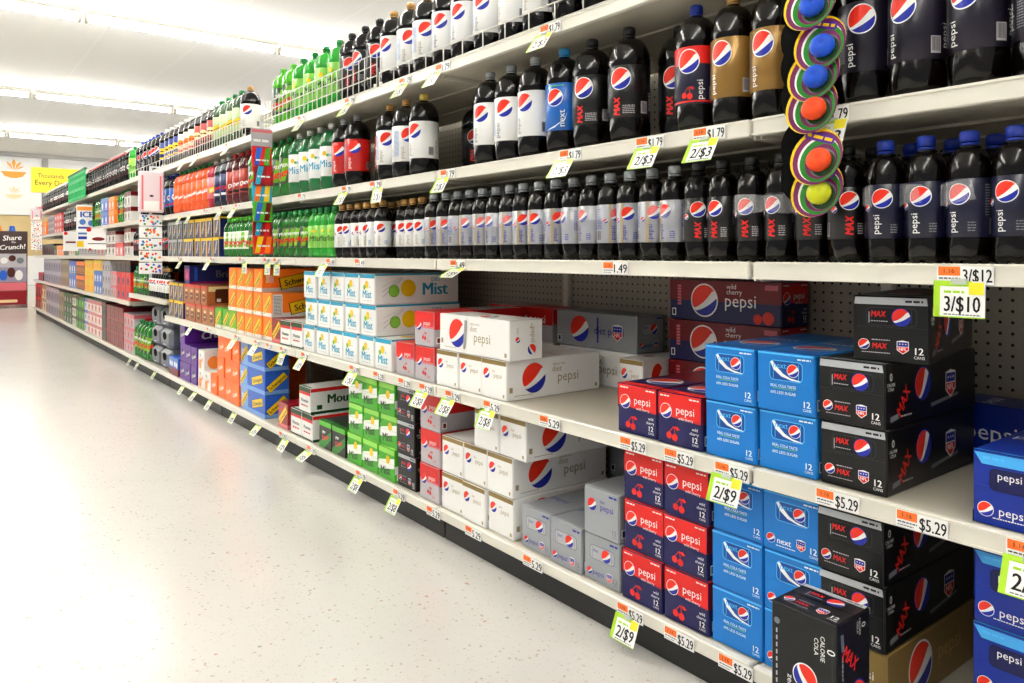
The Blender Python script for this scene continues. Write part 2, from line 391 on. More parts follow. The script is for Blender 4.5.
# ------------------------------------------------------------------ light fixtures
def fixtures():
    rail = MB(); rail.box(-1.2, -.17, .05, 1.2, .05, .135, 'fixture_white', .02); hm = rail.mesh('housing')
    t = MB()
    t.tube((-1.15, 0, 0), (1.15, 0, 0), .019, 'tube_light', 8); tm = t.mesh('tube')
    t = MB(); t.tube((-1.15, 0, 0), (1.15, 0, 0), .019, 'tube_far', 8); tf = t.mesh('tube')
    t = MB(); t.tube((-1.15, 0, 0), (1.15, 0, 0), .019, 'tube_near', 8); tn = t.mesh('tube')
    t = MB(); t.tube((-1.15, 0, 0), (1.15, 0, 0), .019, 'tube_mid', 8); tmid = t.mesh('tube')
    u = MB(); u.tube((-1.15, -.05, .165), (1.15, -.05, .165), .014, 'added_uplight_glow', 8); um = u.mesh('added_uplight')  # unseen upward light added above each housing, only to brighten the ceiling
    cs = []
    for e in (-1, 1):
        c = MB(); c.box(e * 1.185 - .015, -.04, -.028, e * 1.185 + .015, .04, .055, mat('socket', 'b0aa98', .5), .003); cs.append(c.mesh('lamp_socket'))
    for i, y in enumerate((-.9, 4.9, 10.7, 16.5, 22.3)):
        for j, x in enumerate((-6.0, -3.57, -1.05, 1.40, 3.85)):
            put([('housing', hm), ('tube', (tn, tm, tmid, tf, tf)[i]), ('lamp_socket', cs[0]), ('lamp_socket', cs[1]), ('added_uplight', um)], 'strip_light', (x, y, 3.86), 0,
                f'{ORD[j + 1]} white fluorescent strip in the {ORD[i + 1]} row across the ceiling', 'ceiling light', 'fluorescent strips on the ceiling')
fixtures()

# ------------------------------------------------------------------ bottles
def bottle_proto(key, R, H, lab, liquid, cap, label_mat, art=None, lr=.0006, squeeze=True):
    l0, l1 = lab
    zc = H - .018
    rc = .0158 if R > .045 else .0150
    prof = []
    b0 = .02 if R > .045 else .016
    prof += [(R * .55, .0), (R * .74, .003), (R * .90, b0 * .45), (R * .985, b0), (R, b0 * 1.9)]
    z = b0 * 1.9
    prof += [(R * .985, l0 - .012), (R * .965, l0 - .003), (R * .965, l1 + .003), (R * .99, l1 + .008)]
    zs = l1 + .008; zn = zc - .012; r0 = R * .99; r1 = .0132
    for k in range(1, 10):
        t = k / 9.0; prof.append((r1 + (r0 - r1) * cos(t * pi / 2) ** .85 if t < 1 else r1, zs + (zn - zs) * sin(t * pi / 2) ** 1.05))
    prof += [(r1 + .004, zn + .001), (r1 + .004, zn + .004), (r1 - .001, zn + .005), (r1 - .001, zc)]
    def fn(r, z, t):
        if z < b0 * 2.6:
            w = max(0, 1 - z / (b0 * 2.6)); g = .5 - .5 * cos(5 * t)
            return r * (1 - .24 * w * (1 - g) * (1 if z > .002 else .6)), z + (.006 * (1 - g) * w if z < .004 else 0)
        if squeeze and z > l1 + .004 and z < zn - .004:
            q = (z - l1) / (zn - l1); return r * (1 + .02 * cos(6 * t + q * 3.4) * sin(pi * min(1, q))), z
        return r, z
    b = MB(); b.lathe(prof, liquid, 30, fn); body = b.mesh('bottle_body')
    c = MB()
    c.lathe([(rc, zc - .001), (rc, zc + .013), (rc - .0015, zc + .0165), (rc - .004, zc + .018)], cap, 24, lambda r, z, t: (r * (1 + .02 * cos(24 * t)), z), smooth=True)
    c.lathe([(rc - .0006, zc - .0075), (rc - .0006, zc - .0028)], cap, 24)
    capm = c.mesh('bottle_cap')
    lb = MB(); Rl = R * .975 + lr
    lb.lathe([(Rl - .001, l0), (Rl, l0 + .0008), (Rl, l1 - .0008), (Rl - .001, l1)], label_mat, 36, cap0=False, cap1=False)
    if art: lb.wrap(art, lambda s_, t_, ly: (-(Rl + .0004 + .00022 * ly) * cos(s_ / Rl), -(Rl + .0004 + .00022 * ly) * sin(s_ / Rl), t_), R * .13)
    return [('bottle_body', body), ('bottle_cap', capm), ('wrap_label', lb.mesh('wrap_label'))]

def sides(fn, R):
    a = Art()
    for s0 in (0, pi * R):
        fn(a, s0)
    return a
def barcode(a, x, y, w, h, ly=1, col='greyl'):
    a.rect(col, x - w / 2, y, x + w / 2, y + h, ly)
    rr = random.Random(3); q = x - w / 2 + w * .08
    while q < x + w * .42:
        ww = w * rr.choice((.02, .035, .05)); a.rect('black', q, y + h * .12, q + ww, y + h * .95, ly + .5); q += ww + w * rr.choice((.03, .05))
def fineprint(a, x, y0, y1, w, col, ly=1, seed=1, step=.0045):
    y = y0
    while y < y1:
        a.smalltext(col, x - w / 2, x + w / 2, y, step * .42, ly, seed); seed += 1; y += step

RS, HS, LS = .0345, .226, (.046, .144)     # half-litre size
RL, HL, LL = .0545, .300, (.064, .195)      # two-litre size
BOT = {}
def small_cola(key, cap, labm, txt, tcol, ring=None, strip=None, maxlogo=False, print_col='greytxt'):
    a = Art(); R = RS
    for s0 in (0.0, pi * R):
        if strip: a.rect(strip, s0 - .020, LS[0], s0 - .011, LS[1], .5, 2)
        a.emblem(s0, LS[1] - .026, .0165, 2, ring=ring)
        if maxlogo:
            a.text('redb', 'MAX', s0 + .007, LS[0] + .008, .021, 2, al='l', rot=90, bold=.05, shear=.2, maxw=.036)
            fineprint(a, s0 + .021, LS[0] + .01, LS[0] + .03, .013, 'greyl', 1, 5)
        else:
            a.text(tcol, txt, s0 - .004, LS[0] + .008, .0175, 2, al='l', rot=90)
            fineprint(a, s0 + .02, LS[0] + .01, LS[0] + .025, .012, print_col, 1, 5)
        q = s0 + pi * R / 2
        fineprint(a, q, LS[0] + .036, LS[1] - .01, .027, print_col, 1, 9)
        barcode(a, q + .004, LS[0] + .005, .018, .027)
        a.emblem(q + .024, LS[1] - .042, .006, 2, ring=ring)
    BOT[key] = (RS, bottle_proto(key, RS, HS, LS, 'cola', cap, labm, a))
mat('lab_navy', '0b0d2a', .3); mat('lab_black', '060607', .3); mat('lab_silver', 'a9abb2', .3, metal=.3); mat('lab_white', 'eeeeec', .3)
mat('lab_gold', '8a672c', .32, metal=.35); mat('lab_plum', '191424', .3, metal=.2)
small_cola('s_cola', 'cap_blue', 'lab_navy', 'pepsi', 'white', 'white')
small_cola('s_max', 'cap_black', 'lab_black', 'MAX', 'white', 'white', maxlogo=True)
small_cola('s_diet', 'cap_grey', 'lab_silver', 'pepsi', 'emblue', None, strip='tan', print_col='emblue')
small_cola('s_cfd', 'cap_gold', 'lab_white', 'pepsi', 'tan', None, print_col='bluel')
def small_green(key, liquid, cap, labm, art):
    BOT[key] = (RS, bottle_proto(key, RS, HS, LS, liquid, cap, labm, art))
def dew_art(R, LL_):
    a = Art(); h = LL_[1] - LL_[0]
    for s0 in (0.0, pi * R):
        a.poly('lime', [(s0 - .6 * R, LL_[0] + .1 * h), (s0 + .1 * R, LL_[0] + .1 * h), (s0 + .6 * R, LL_[0] + .95 * h), (s0 - .1 * R, LL_[0] + .95 * h)], .5)
        a.text('white', 'Mtn', s0 - .1 * R, LL_[0] + .62 * h, .25 * h, 1.5, rot=14, bold=.03)
        a.text('redb', 'Dew', s0 + .05 * R, LL_[0] + .28 * h, .42 * h, 2, rot=24, bold=.05, sx=.9)
        fineprint(a, s0 + pi * R / 2, LL_[0] + .2 * h, LL_[0] + .8 * h, .5 * R, 'white', 1, 4, .006)
    return a
def mist_art(R, LL_, col='teal', diet=True):
    a = Art(); h = LL_[1] - LL_[0]
    for s0 in (0.0, pi * R):
        a.text(col, 'Mist', s0, LL_[0] + .3 * h, .36 * h, 2, bold=.015, maxw=1.45 * R)
        a.lemon(s0 - .25 * R, LL_[0] + .76 * h, .2 * R, 1)
        a.disc('lime', s0 + .05 * R, LL_[0] + .7 * h, .12 * R, 1.2)
        if diet: a.text(col, 'diet', s0 + .35 * R, LL_[0] + .66 * h, .15 * h, 2)
        fineprint(a, s0 + pi * R / 2, LL_[0] + .2 * h, LL_[0] + .8 * h, .5 * R, 'bluel', 1, 4, .006)
    return a
mat('lab_dew', '0a3a12', .3); mat('lab_pale', 'dfe9d8', .3); mat('lab_lime', '86c850', .3)
small_green('s_dew', 'dewjuice', 'cap_green', 'lab_dew', dew_art(RS, LS))
small_green('s_mist', 'mistgreen', 'cap_green', 'lab_lime', mist_art(RS, LS, 'greend', False))
small_green('s_lime', 'dewjuice', 'cap_lime', 'lab_pale', dew_art(RS, LS))

def big(key, liquid, cap, labm, art, lab=LL, H=HL, R=RL): BOT[key] = (R, bottle_proto(key, R, H, lab, liquid, cap, labm, art))
def cola_big(txt, tcol, ring=None, kind='', pc='greytxt'):
    a = Art(); R = RL; l0, l1 = LL
    for s0 in (-.06 * R, pi * R - .06 * R):
        if kind == 'cherry':
            a.rect('redb', s0 - pi * R / 2, l1 - .040, s0 + pi * R / 2, l1, .6, 18); a.rect('redb', s0 - pi * R / 2, l0 + .004, s0 + pi * R / 2, l0 + .008, .6, 18)
            a.cherries(s0 - .002, l0 + .026, .02, 1.5)
        if kind == 'next':
            a.text('white', 'next', s0 + .03, l0 + .01, .026, 2, al='l', rot=90)
            a.poly('white', [(s0 - .03, l0 + .002), (s0 + .0, l0 + .008), (s0 + .032, l0 + .03), (s0 + .036, l0 + .05), (s0 + .03, l0 + .03), (s0 + .004, l0 + .014)], 1)
            a.emblem(s0, l1 - .04, .023, 2, ring='white'); a.smalltext('lime', s0 - .02, s0 + .03, l1 - .009, .003, 1)
            continue
        a.emblem(s0, l1 - .034, .026, 2, ring=ring)
        if kind == 'max':
            a.text('redb', 'MAX', s0 + .0, l0 + .006, .026, 2, al='l', rot=90, bold=.05, shear=.2, maxw=.046); fineprint(a, s0 + .022, l0 + .01, l0 + .03, .03, 'greyl', 1, 5)
        else:
            a.text(tcol, txt, s0 - .016 if kind != 'cherry' else s0 + .036, l0 + .01, .022, 2, al='l', rot=90)
        q = s0 + pi * R / 2
        a.text(tcol, txt, q + .006, l0 + .02, .022, 2, al='l', rot=90)
        fineprint(a, q + .032, l0 + .02, l1 - .02, .026, pc, 1, 8)
        barcode(a, q - .022, l0 + .01, .02, .03)
    return a
mat('lab_red', 'c01a16', .3); mat('lab_blue', '0658ac', .3); mat('lab_orange', 'ee5c10', .3); mat('lab_navyb', '0e1a50', .3); mat('lab_brownred', 'a02a1a', .3); mat('lab_cream', 'e6d7b6', .3); mat('lab_paleg', 'b4c896', .3); mat('lab_pink', 'e07078', .3); mat('lab_yb', '1a2c74', .3)
big('b_cola', 'cola', 'cap_blue', 'lab_plum', cola_big('pepsi', 'white', 'white'))
big('b_max', 'cola', 'cap_black', 'lab_black', cola_big('pepsi', 'white', 'white', 'max'))
big('b_gold', 'cola_gold', 'cap_gold', 'lab_gold', cola_big('pepsi', 'white', 'white'))
big('b_cherry', 'cola', 'cap_blue', 'lab_navy', cola_big('pepsi', 'white', 'white', 'cherry'))
big('b_next', 'cola', 'cap_teal', 'lab_blue', cola_big('next', 'white', 'white', 'next'))
big('b_diet', 'cola', 'cap_grey', 'lab_white', cola_big('pepsi', 'greytxt', None, '', 'bluel'))
big('b_cfd', 'cola', 'cap_gold', 'lab_white', cola_big('pepsi', 'tan', None, '', 'bluel'))
big('b_cfy', 'cola', 'cap_yellow', 'lab_white', cola_big('pepsi', 'tan', None, '', 'bluel'))
def dcherry():
    a = cola_big('pepsi', 'white', None)
    return a
big('b_dch', 'cola', 'cap_grey', 'lab_red', dcherry())
big('b_dmist', 'mistpet', 'cap_white', 'lab_white', mist_art(RL, LL))
big('b_mist', 'mistgreen', 'cap_green', 'lab_lime', mist_art(RL, LL, 'greend', False))
big('b_dew', 'dewjuice', 'cap_green', 'lab_dew', dew_art(RL, LL))
big('b_dewl', 'limejuice', 'cap_lime', 'lab_dew', dew_art(RL, LL))
def script_art(txt, tc, plate=None, sub=None):
    a = Art(); R = RL; l0, l1 = LL
    for k in range(3):
        s0 = k * 2 * pi * R / 3
        if plate: a.plate(s0, l0 + .06, .085, .03, txt, 1, 22, plate, tc)
        else: a.text(tc, txt, s0, l0 + .045, .034, 2, rot=18, bold=.05, shear=.25, maxw=.085)
        if sub: a.rect(sub, s0 - .04, l0 + .008, s0 + .04, l0 + .022, 1, 6)
    return a
def blob_art(c1, c2, slab=False):
    a = Art(); R = RL; l0, l1 = LL
    for k in range(3):
        s0 = k * 2 * pi * R / 3
        if slab: a.poly(c1, [(s0 - .045, l0 + .05), (s0 + .03, l0 + .045), (s0 + .045, l0 + .085), (s0 - .03, l0 + .09)], 1)
        else: a.disc(c1, s0, l0 + .066, .032, 1, .024)
        a.smalltext('black' if slab else c2, s0 - .025, s0 + .025, l0 + .062, .009, 1.6, k)
        a.rect(c2, s0 - .04, l0 + .010, s0 + .04, l0 + .022, 1)
    return a
big('b_orange', 'orangejuice', 'cap_green', 'lab_orange', script_art('Sunkist', 'white'))
big('b_pink', 'pinkjuice', 'cap_white', 'lab_pink', script_art('Sunkist', 'white', 'yellow'))
big('b_red', 'redjuice', 'cap_red', 'lab_brownred', script_art('Dew', 'white', None, 'black'))
big('b_ginger', 'palepet', 'cap_green', 'lab_paleg', script_art('Schweppes', 'black', 'yellow'))
big('b_volt', 'bluejuice', 'cap_white', 'lab_navyb', script_art('Dew', 'redb', None, 'white'))
big('b_mug', 'rootjuice', 'cap_white', 'lab_brownred', blob_art('cream', 'brown'))
big('b_cream', 'rootjuice', 'cap_white', 'lab_cream', blob_art('orange', 'redb'))
big('b_yblue', 'rootjuice', 'cap_white', 'lab_yb', blob_art('yellow', 'yellow', True))
big('b_bluelab', 'cola', 'cap_blue', 'lab_blue', blob_art('white', 'redb'))
big('b_far', 'cola', 'cap_white', 'lab_black', blob_art('white', 'crimson'))
big('b_farblue', 'cola', 'cap_blue', 'lab_black', cola_big('pepsi', 'white', 'white'))

CNT = {}
def bottle(key, x, y, z, label, group, face=0.0, jit=14):
    rz = radians(face + random.uniform(-jit, jit))
    return put(BOT[key][1], 'soda_bottle', (x, y, z), rz, label, 'bottle', group)
def row(key, ys, z, desc, anchor, where, group, x=None, face=None, jit=22, slim=1.0):
    R = BOT[key][0]; x = x if x is not None else .016 + R
    for i, y in enumerate(ys):
        if len(ys) == 1: lab = f'{desc} beside the {anchor}, {where}'
        else: lab = f'{ORD[i + 1]} {desc} from the {anchor}, {where}'
        # faces turn to the aisle, slightly towards its near end
        b_ = bottle(key, x + random.uniform(-.003, .003), y, z, lab, group, (face if face is not None else math.degrees(math.atan2(y, 1.42)) * .58), jit); b_.scale = (slim, slim, 1)
def ar(y0, n, p): return [y0 + p * i for i in range(n)]

MS = 'middle shelf'
GC = 'half-litre bottles on the middle shelf'
row('s_cola', [.474, .544, .614, .684], ZC, 'blue-capped navy-label bottle', 'near end', 'front row, ' + MS, GC)
row('s_cola', [.455, .53, .60, .672], ZC, 'blue-capped navy-label bottle', 'near end', 'second row, ' + MS, GC, x=.125)
row('s_max', [.760, .831, .902, .973, 1.044, 1.112], ZC, 'black-capped black-label bottle', 'blue-capped ones', 'front row, ' + MS, GC)
row('s_max', [.745, .817, .888, .96, 1.03, 1.10], ZC, 'black-capped black-label bottle', 'blue-capped ones', 'second row, ' + MS, GC, x=.125)
row('s_diet', ar(1.183, 16, .0712), ZC, 'grey-capped silver-label bottle', 'black-label ones', 'front row, ' + MS, GC, jit=62)
row('s_diet', ar(1.174, 16, .0712), ZC, 'grey-capped silver-label bottle', 'black-label ones', 'second row, ' + MS, GC, x=.125)
row('s_cfd', ar(2.324, 4, .0712), ZC, 'gold-capped white-label bottle', 'silver-label ones', 'front row, ' + MS, GC, x=.09)
row('s_cfd', ar(2.63, 6, .0712), ZC, 'gold-capped white-label bottle', 'small gap between gold caps', 'front row, ' + MS, GC, jit=48)
row('s_cfd', ar(2.62, 6, .0712), ZC, 'gold-capped white-label bottle', 'small gap between gold caps', 'second row, ' + MS, GC, x=.125)
row('s_mist', ar(3.065, 4, .0712), ZC, 'green-capped bottle with pale lime label', 'gold-capped ones', 'front row, ' + MS, GC)
row('s_dew', ar(3.36, 11, .0712), ZC, 'green bottle with dark green label', 'pale lime-label ones', 'front row, ' + MS, GC)
row('s_lime', ar(4.145, 6, .0712), ZC, 'lime-capped green bottle with whitish label', 'dark green-label ones', 'front row, ' + MS, GC)
row('s_dew', ar(3.34, 11, .0712), ZC, 'green bottle with dark green label', 'pale lime-label ones', 'second row, ' + MS, GC, x=.125)
row('s_lime', ar(4.13, 6, .0712), ZC, 'lime-capped green bottle with whitish label', 'dark green-label ones', 'second row, ' + MS, GC, x=.125)

SB = 'second shelf from top'
GB = 'two-litre bottles on the second shelf from the top'
row('b_cola', [.436, .536, .636, .736, .835], ZB, 'big bottle with dark plum cola label', 'near end', SB, GB, face=10, slim=.9)
row('b_gold', [.934, 1.033], ZB, 'big bottle with gold label', 'plum-label ones', SB, GB, face=6, jit=6, slim=.9)
row('b_cherry', [1.133], ZB, 'big blue-capped bottle with red and navy cherry label', 'gold-label bottles', SB, GB, face=24, jit=4, slim=.92)
row('b_max', [1.262], ZB, 'set-back big bottle with black label', 'cherry-label bottle', SB, GB, x=.16, jit=6)
row('b_max', [1.349, 1.483], ZB, 'big bottle with black cola label', 'cherry-label bottle', 'front row, ' + SB, GB, face=18, jit=5)
row('b_next', [1.598], ZB, 'big teal-capped bottle with bright blue label', 'black-label bottles', SB, GB, face=22, jit=3)
row('b_diet', [1.722, 1.838, 1.948], ZB, 'big grey-capped bottle with white label', 'bright blue-label bottle', SB, GB, face=26, jit=26)
row('b_diet', [2.13, 2.245], ZB, 'set-back big grey-capped bottle with white label', 'bright blue-label bottle', 'deep on the ' + SB, GB, x=.34)
row('b_max', [2.36], ZB, 'dark big bottle in the shade', 'yellow-capped bottle', 'deep on the ' + SB, GB, x=.3)
row('b_cfy', [2.357], ZB, 'big yellow-capped bottle with white label', 'gold-capped bottles', SB, GB, face=20, jit=3)
row('b_cfd', [2.485, 2.61], ZB, 'big gold-capped bottle with white label', 'yellow-capped bottle', SB, GB, face=70)
row('b_dch', [2.735], ZB, 'set-back big bottle with red label', 'gold-capped bottles', SB, GB, x=.13, face=30)
row('b_dch', [2.885, 3.01], ZB, 'big grey-capped bottle with red label', 'gold-capped ones', 'front row, ' + SB, GB, face=40)
row('b_dmist', ar(3.145, 4, .118), ZB, 'big green bottle with white lemon label', 'red-label ones', SB, GB, face=38, jit=22)
row('b_dew', ar(3.62, 5, .116), ZB, 'big green bottle with dark green label', 'white lemon-label ones', SB, GB, jit=14)
row('b_red', ar(4.235, 3, .116), ZB, 'big dark red soda bottle with red cap', 'hanging candy-coloured pouch strip', SB, GB)
row('b_volt', ar(4.59, 2, .118), ZB, 'big dark blue soda bottle with white cap', 'red soda ones', SB, GB)
row('b_pink', [4.835], ZB, 'big pink soda bottle with white cap', 'orange soda bottles', SB, GB)
row('b_orange', ar(4.955, 7, .116), ZB, 'big orange soda bottle with green cap', 'pink soda bottle', SB, GB)
row('b_bluelab', ar(5.775, 3, .118), ZB, 'big dark bottle with light blue label', 'orange soda ones', SB, GB)

TS = 'top shelf'
GA = 'two-litre bottles on the top shelf'
row('b_max', [1.33, 1.45, 1.57], ZA, 'big bottle with black label', 'near end', TS, GA)
row('b_cfd', [1.70, 1.82], ZA, 'big bottle with large white label', 'black-label bottles', TS, GA)
row('b_diet', ar(1.955, 3, .125), ZA, 'big bottle with white label and grey cap', 'black-label bottles', TS, GA)
row('b_cfd', ar(2.33, 3, .122), ZA, 'big bottle with white label and gold cap', 'grey-capped ones', TS, GA)
row('b_max', ar(2.69, 3, .125), ZA, 'big black-capped bottle with black label', 'gold-capped bottles', 'behind the wire fence, ' + TS, GA)
row('b_mist', ar(3.065, 4, .13), ZA, 'big green bottle with pale lime label', 'black-capped ones', 'behind the wire fence, ' + TS, GA, jit=16)
row('b_dewl', ar(3.59, 2, .12), ZA, 'big lime green bottle with dark label', 'pale lime-label bottles', TS, GA)
row('b_ginger', [4.05], ZA,  'big pale green bottle past the fence gap', 'gold-capped white-label bottle', TS, GA, x=.22)
row('b_cfd', [4.205], ZA, 'big gold-capped white-label bottle past the fence gap', 'yellow-plate label bottles', TS, GA, face=52, jit=3)
row('b_ginger', ar(4.345, 4, .125), ZA, 'big pale green bottle with yellow label plate', 'gold-capped bottle past the gap', TS, GA)
row('b_mug', ar(4.85, 3, .135), ZA, 'big brown bottle with red label', 'yellow-plate ones', TS, GA)
row('b_cream', ar(5.27, 3, .13), ZA, 'big brown bottle with cream label', 'red-label brown ones', TS, GA)
row('b_yblue', ar(5.66, 4, .13), ZA, 'big brown bottle with yellow and blue label', 'cream-label ones', TS, GA)
row('b_farblue', ar(6.22, 6, .13), ZA, 'big dark blue-capped bottle', 'yellow and blue label bottles', TS, GA)

# ------------------------------------------------------------------ cartons
W, H, L = .1275, .1205, .385
def side_frame(a, base): return a
ART = {}     # kind -> (base material, front art, side art, top art)   front: s in +-W/2, t in 0..H ; side: s in 0..L ; top: s +-W/2, t 0..L
def hw(): return W / 2
def twelve(a, col='white', x=None):
    x = W / 2 - .014 if x is None else x
    a.text(col, '12', x, .016, .018, 2, maxw=.017, bold=.02); a.text(col, 'CANS', x, .008, .0075, 2, maxw=.018)
def canpic(a, x0, y0, x1, y1, body, edge, ly=1):
    a.rrect(edge, x0, y0, x1, y1, .009, ly); a.rrect(body, x0 + .0018, y0 + .0018, x1 - .0018, y1 - .0018, .008, ly + .3)
    a.rect(edge, x1 - .010, y0 + .004, x1 - .0085, y1 - .004, ly + .6); a.rect(edge, x0 + .0085, y0 + .004, x0 + .010, y1 - .004, ly + .6)
def k_next(v):
    a = Art(); w = W / 2
    a.rect('nextl', -w, .117, w, H, .5)
    canpic(a, -.036, .064, .040, .106, 'nextd', 'nextl')
    a.poly('white', [(-.034, .101), (-.026, .086), (-.008, .073), (.016, .067), (.034, .0665), (.036, .0675), (.012, .0715), (-.004, .079), (-.020, .093), (-.029, .104)], 2)
    a.text('nextl', 'next', -.012, .090, .017, 2.2, bold=.01, maxw=.034); a.emblem(.018, .087, .0125, 2.5, ring='white')
    if v == 0:
        a.text('white', 'REAL COLA TASTE', -.004, .050, .0085, 2, maxw=.058, bold=.01); a.rect('lime', -.028, .047, .022, .0482, 2)
        a.text('white', '60% LESS SUGAR', -.004, .036, .0085, 2, maxw=.058, bold=.01)
    else:
        a.emblem(-.047, .024, .0095, 2, ring='white'); a.text('white', 'next', -.016, .017, .018, 2, maxw=.036, bold=.02); a.shield(.022, .026, .022); a.smalltext('white', -.035, .01, .011, .0018)
    twelve(a); a.smalltext('white', .028, .058, .110, .003)
    s = Art(); s.emblem(.20, .06, .043, 2, ring='white'); s.text('white', 'next', .29, .045, .045, 2, bold=.01); s.text('white', 'pepsi', .08, .05, .03, 2)
    s.poly('white', [(0.01, .02), (.08, .008), (.18, .006), (.08, .014)], 1.5); s.rect('white', .008, .012, .026, .034, 2); s.rect('nextd', .011, .015, .023, .031, 2.5)
    t = Art(); t.rect('nextd', -w, 0.01, w, .03, .5); t.emblem(0, .11, .04, 1.5, ring='white'); t.text('white', 'next', 0, .20, .04, 2)
    return 'next', a, s, t
def k_cherry(v=0):
    a = Art(); w = W / 2
    a.rect('redb', -w, .068, w, H, .5)
    a.poly('redb', [(-w, .068), (w, .068), (w, .060), (0, .064)], .5)
    a.emblem(-.040, .078, .0165, 2, ring='white'); a.text('white', 'pepsi', .018, .076, .027, 2, maxw=.066); a.text('white', 'wild cherry', .020, .062, .0095, 2.2, maxw=.052)
    a.cherries(-.020, .028, .024, 1.5)
    a.text('white', 'wild', w - .017, .043, .010, 2, maxw=.024); a.text('white', 'cherry', w - .019, .033, .010, 2, maxw=.030); twelve(a, 'white', w - .016)
    a.smalltext('white', -.058, -.030, .112, .0032); a.smalltext('white', .030, .058, .112, .0032)
    s = Art(); s.rect('crimson', 0, .060, L, H, .5); s.emblem(.13, .062, .045, 2, ring='white'); s.text('white', 'pepsi', .255, .048, .052, 2, maxw=.135)
    s.text('white', 'wild', .225, .098, .020, 2); s.text('white', 'cherry', .235, .083, .020, 2); s.disc('scarlet', .345, .022, .018, 1.5); s.disc('scarlet', .312, .018, .014, 1.5)
    s.rect('white', .009, .012, .024, .034, 1.5); s.rect('navy', .012, .015, .021, .031, 2); s.rect('pink', .335, .098, .375, .112, 1.5)
    for k in range(7): s.rect('pink', .030, .045 + .009 * k, .044, .051 + .009 * k, 1.5)
    t = Art(); t.rect('redb', -w, 0.0, w, .03, .5); t.emblem(0, .10, .042, 1.5, ring='white'); t.rect('crimson', -w, .16, w, L, .5)
    return 'navy', a, s, t
def max_side(s):
    s.text('white', '0', .022, .088, .020, 2); s.text('white', 'CALORIE', .022, .078, .008, 2, maxw=.03); s.text('white', 'COLA', .022, .070, .008, 2, maxw=.022)
    s.text('redb', 'MAX', .078, .040, .034, 2, rot=52, bold=.03, shear=.15, maxw=.06); s.smalltext('greyl', .06, .10, .018, .003); s.emblem(.145, .072, .030, 2, ring='emblue', rot=.5)
    s.poly('greytxt', [(.02, .012), (.05, .016), (.05, .026), (.02, .022)], 1.5); s.poly('greytxt', [(.18, .022), (.30, .034), (.30, .040), (.18, .030)], 1.5)
    s.shield(.265, .06, .05); s.rect('charlt', .318, .02, .322, .1, 1)
def k_max(v=0):
    a = Art(); w = W / 2
    a.poly('silvlt', [(-w, .106), (w, .106), (w - .002, .1195), (-w + .002, .1195)], .5); a.smalltext('char', .026, .056, .111, .004, 1)
    canpic(a, -.042, .066, .046, .101, 'black', 'greyd'); a.rect('silvlt', -.0375, .071, -.036, .092, 2)
    a.text('redb', 'MAX', -.020, .083, .016, 2, bold=.04, shear=.15, maxw=.026); a.smalltext('greyl', -.034, -.004, .074, .0016, 2); a.emblem(.019, .0835, .0155, 2, ring='emblue')
    a.emblem(-.046, .030, .0095, 2, ring='white'); a.text('redb', 'MAX', -.018, .023, .015, 2, bold=.04, shear=.15, maxw=.026); a.smalltext('greyl', -.032, 0, .0385, .0018, 2); a.smalltext('greyl', -.05, 0, .0145, .0014, 2)
    a.rect('charlt', .0055, .014, .0062, .042, 1); a.shield(.022, .028, .023); twelve(a)
    s = Art(); max_side(s)
    t = Art(); t.rect('silver', -w, .0, w, .012, .5); t.emblem(.0, .1, .03, 1.5, ring='emblue'); t.text('redb', 'MAX', 0, .17, .04, 2, bold=.05, shear=.3, maxw=.09); t.rect('charlt', -w * .8, .26, w * .8, .268, 1)
    return 'char', a, s, t
def k_pepsi(v=0):
    a = Art(); w = W / 2
    a.poly('sky', [(-w, .119), (w, .119), (w, .100), (-w + .012, .100)], .5); a.smalltext('nextl', -.05, -.018, .109, .004, 1)
    canpic(a, -.040, .058, .060, .095, 'navy', 'blued'); a.text('white', 'pepsi', -.010, .078, .018, 2, maxw=.042); a.emblem(.034, .074, .016, 2, ring='white')
    a.emblem(-.046, .025, .0115, 2, ring='white'); a.text('white', 'pepsi', -.006, .019, .020, 2, maxw=.046); a.smalltext('white', -.035, .02, .012, .0016, 2); a.shield(.030, .026, .024); twelve(a, 'white', .052)
    s = Art(); s.emblem(.13, .062, .045, 2, ring='white'); s.text('white', 'pepsi', .26, .045, .05, 2, maxw=.13); s.rect('navy', 0, .0, L, .02, .5); s.poly('greyl', [(.02, .11), (.024, .112), (.044, .08), (.041, .079)], 2)
    t = Art(); t.rect('sky', -w, 0, w, .004, .5); t.emblem(.03, .05, .03, 1.5, ring='white'); t.text('white', 'pepsi', -.01, .13, .04, 2, maxw=.1)
    return 'blue', a, s, t
def k_diet(v):
    a = Art(); w = W / 2
    if v == 0:
        a.emblem(-.034, .078, .0165, 2); a.text('emblue', 'diet', .006, .088, .013, 2, maxw=.02); a.text('emblue', 'pepsi', .022, .070, .024, 2, maxw=.058)
    else:
        canpic(a, -.044, .058, .046, .096, 'silvlt', 'greytxt'); a.emblem(.016, .077, .0165, 2); a.text('emblue', 'diet', -.022, .078, .014, 2, maxw=.03)
        a.emblem(-.045, .024, .0095, 2); a.text('emblue', 'pepsi', -.012, .018, .020, 2, maxw=.044, shear=.2); a.shield(.028, .024, .022)
    a.smalltext('emblue', .030, .058, .109, .005, 2); twelve(a, 'greytxt')
    s = Art(); s.emblem(.12, .062, .045, 2); s.text('emblue', 'diet pepsi', .26, .05, .036, 2, maxw=.15)
    s.rect('white', .008, .012, .026, .034, 2); s.rect('greyd', .011, .015, .023, .031, 2.5)
    if v == 1: s.shield(.30, .06, .05); s.rect('emblue', .205, .02, .212, .105, 2)
    t = Art(); t.emblem(.02, .11, .036, 1.5) if v == 0 else None; t.text('emblue', 'pepsi', -.02, .10 if v else .2, .035, 2, maxw=.1, rot=0); t.rect('silvlt', -w, .0, w, .012, .5)
    return 'silver', a, s, t
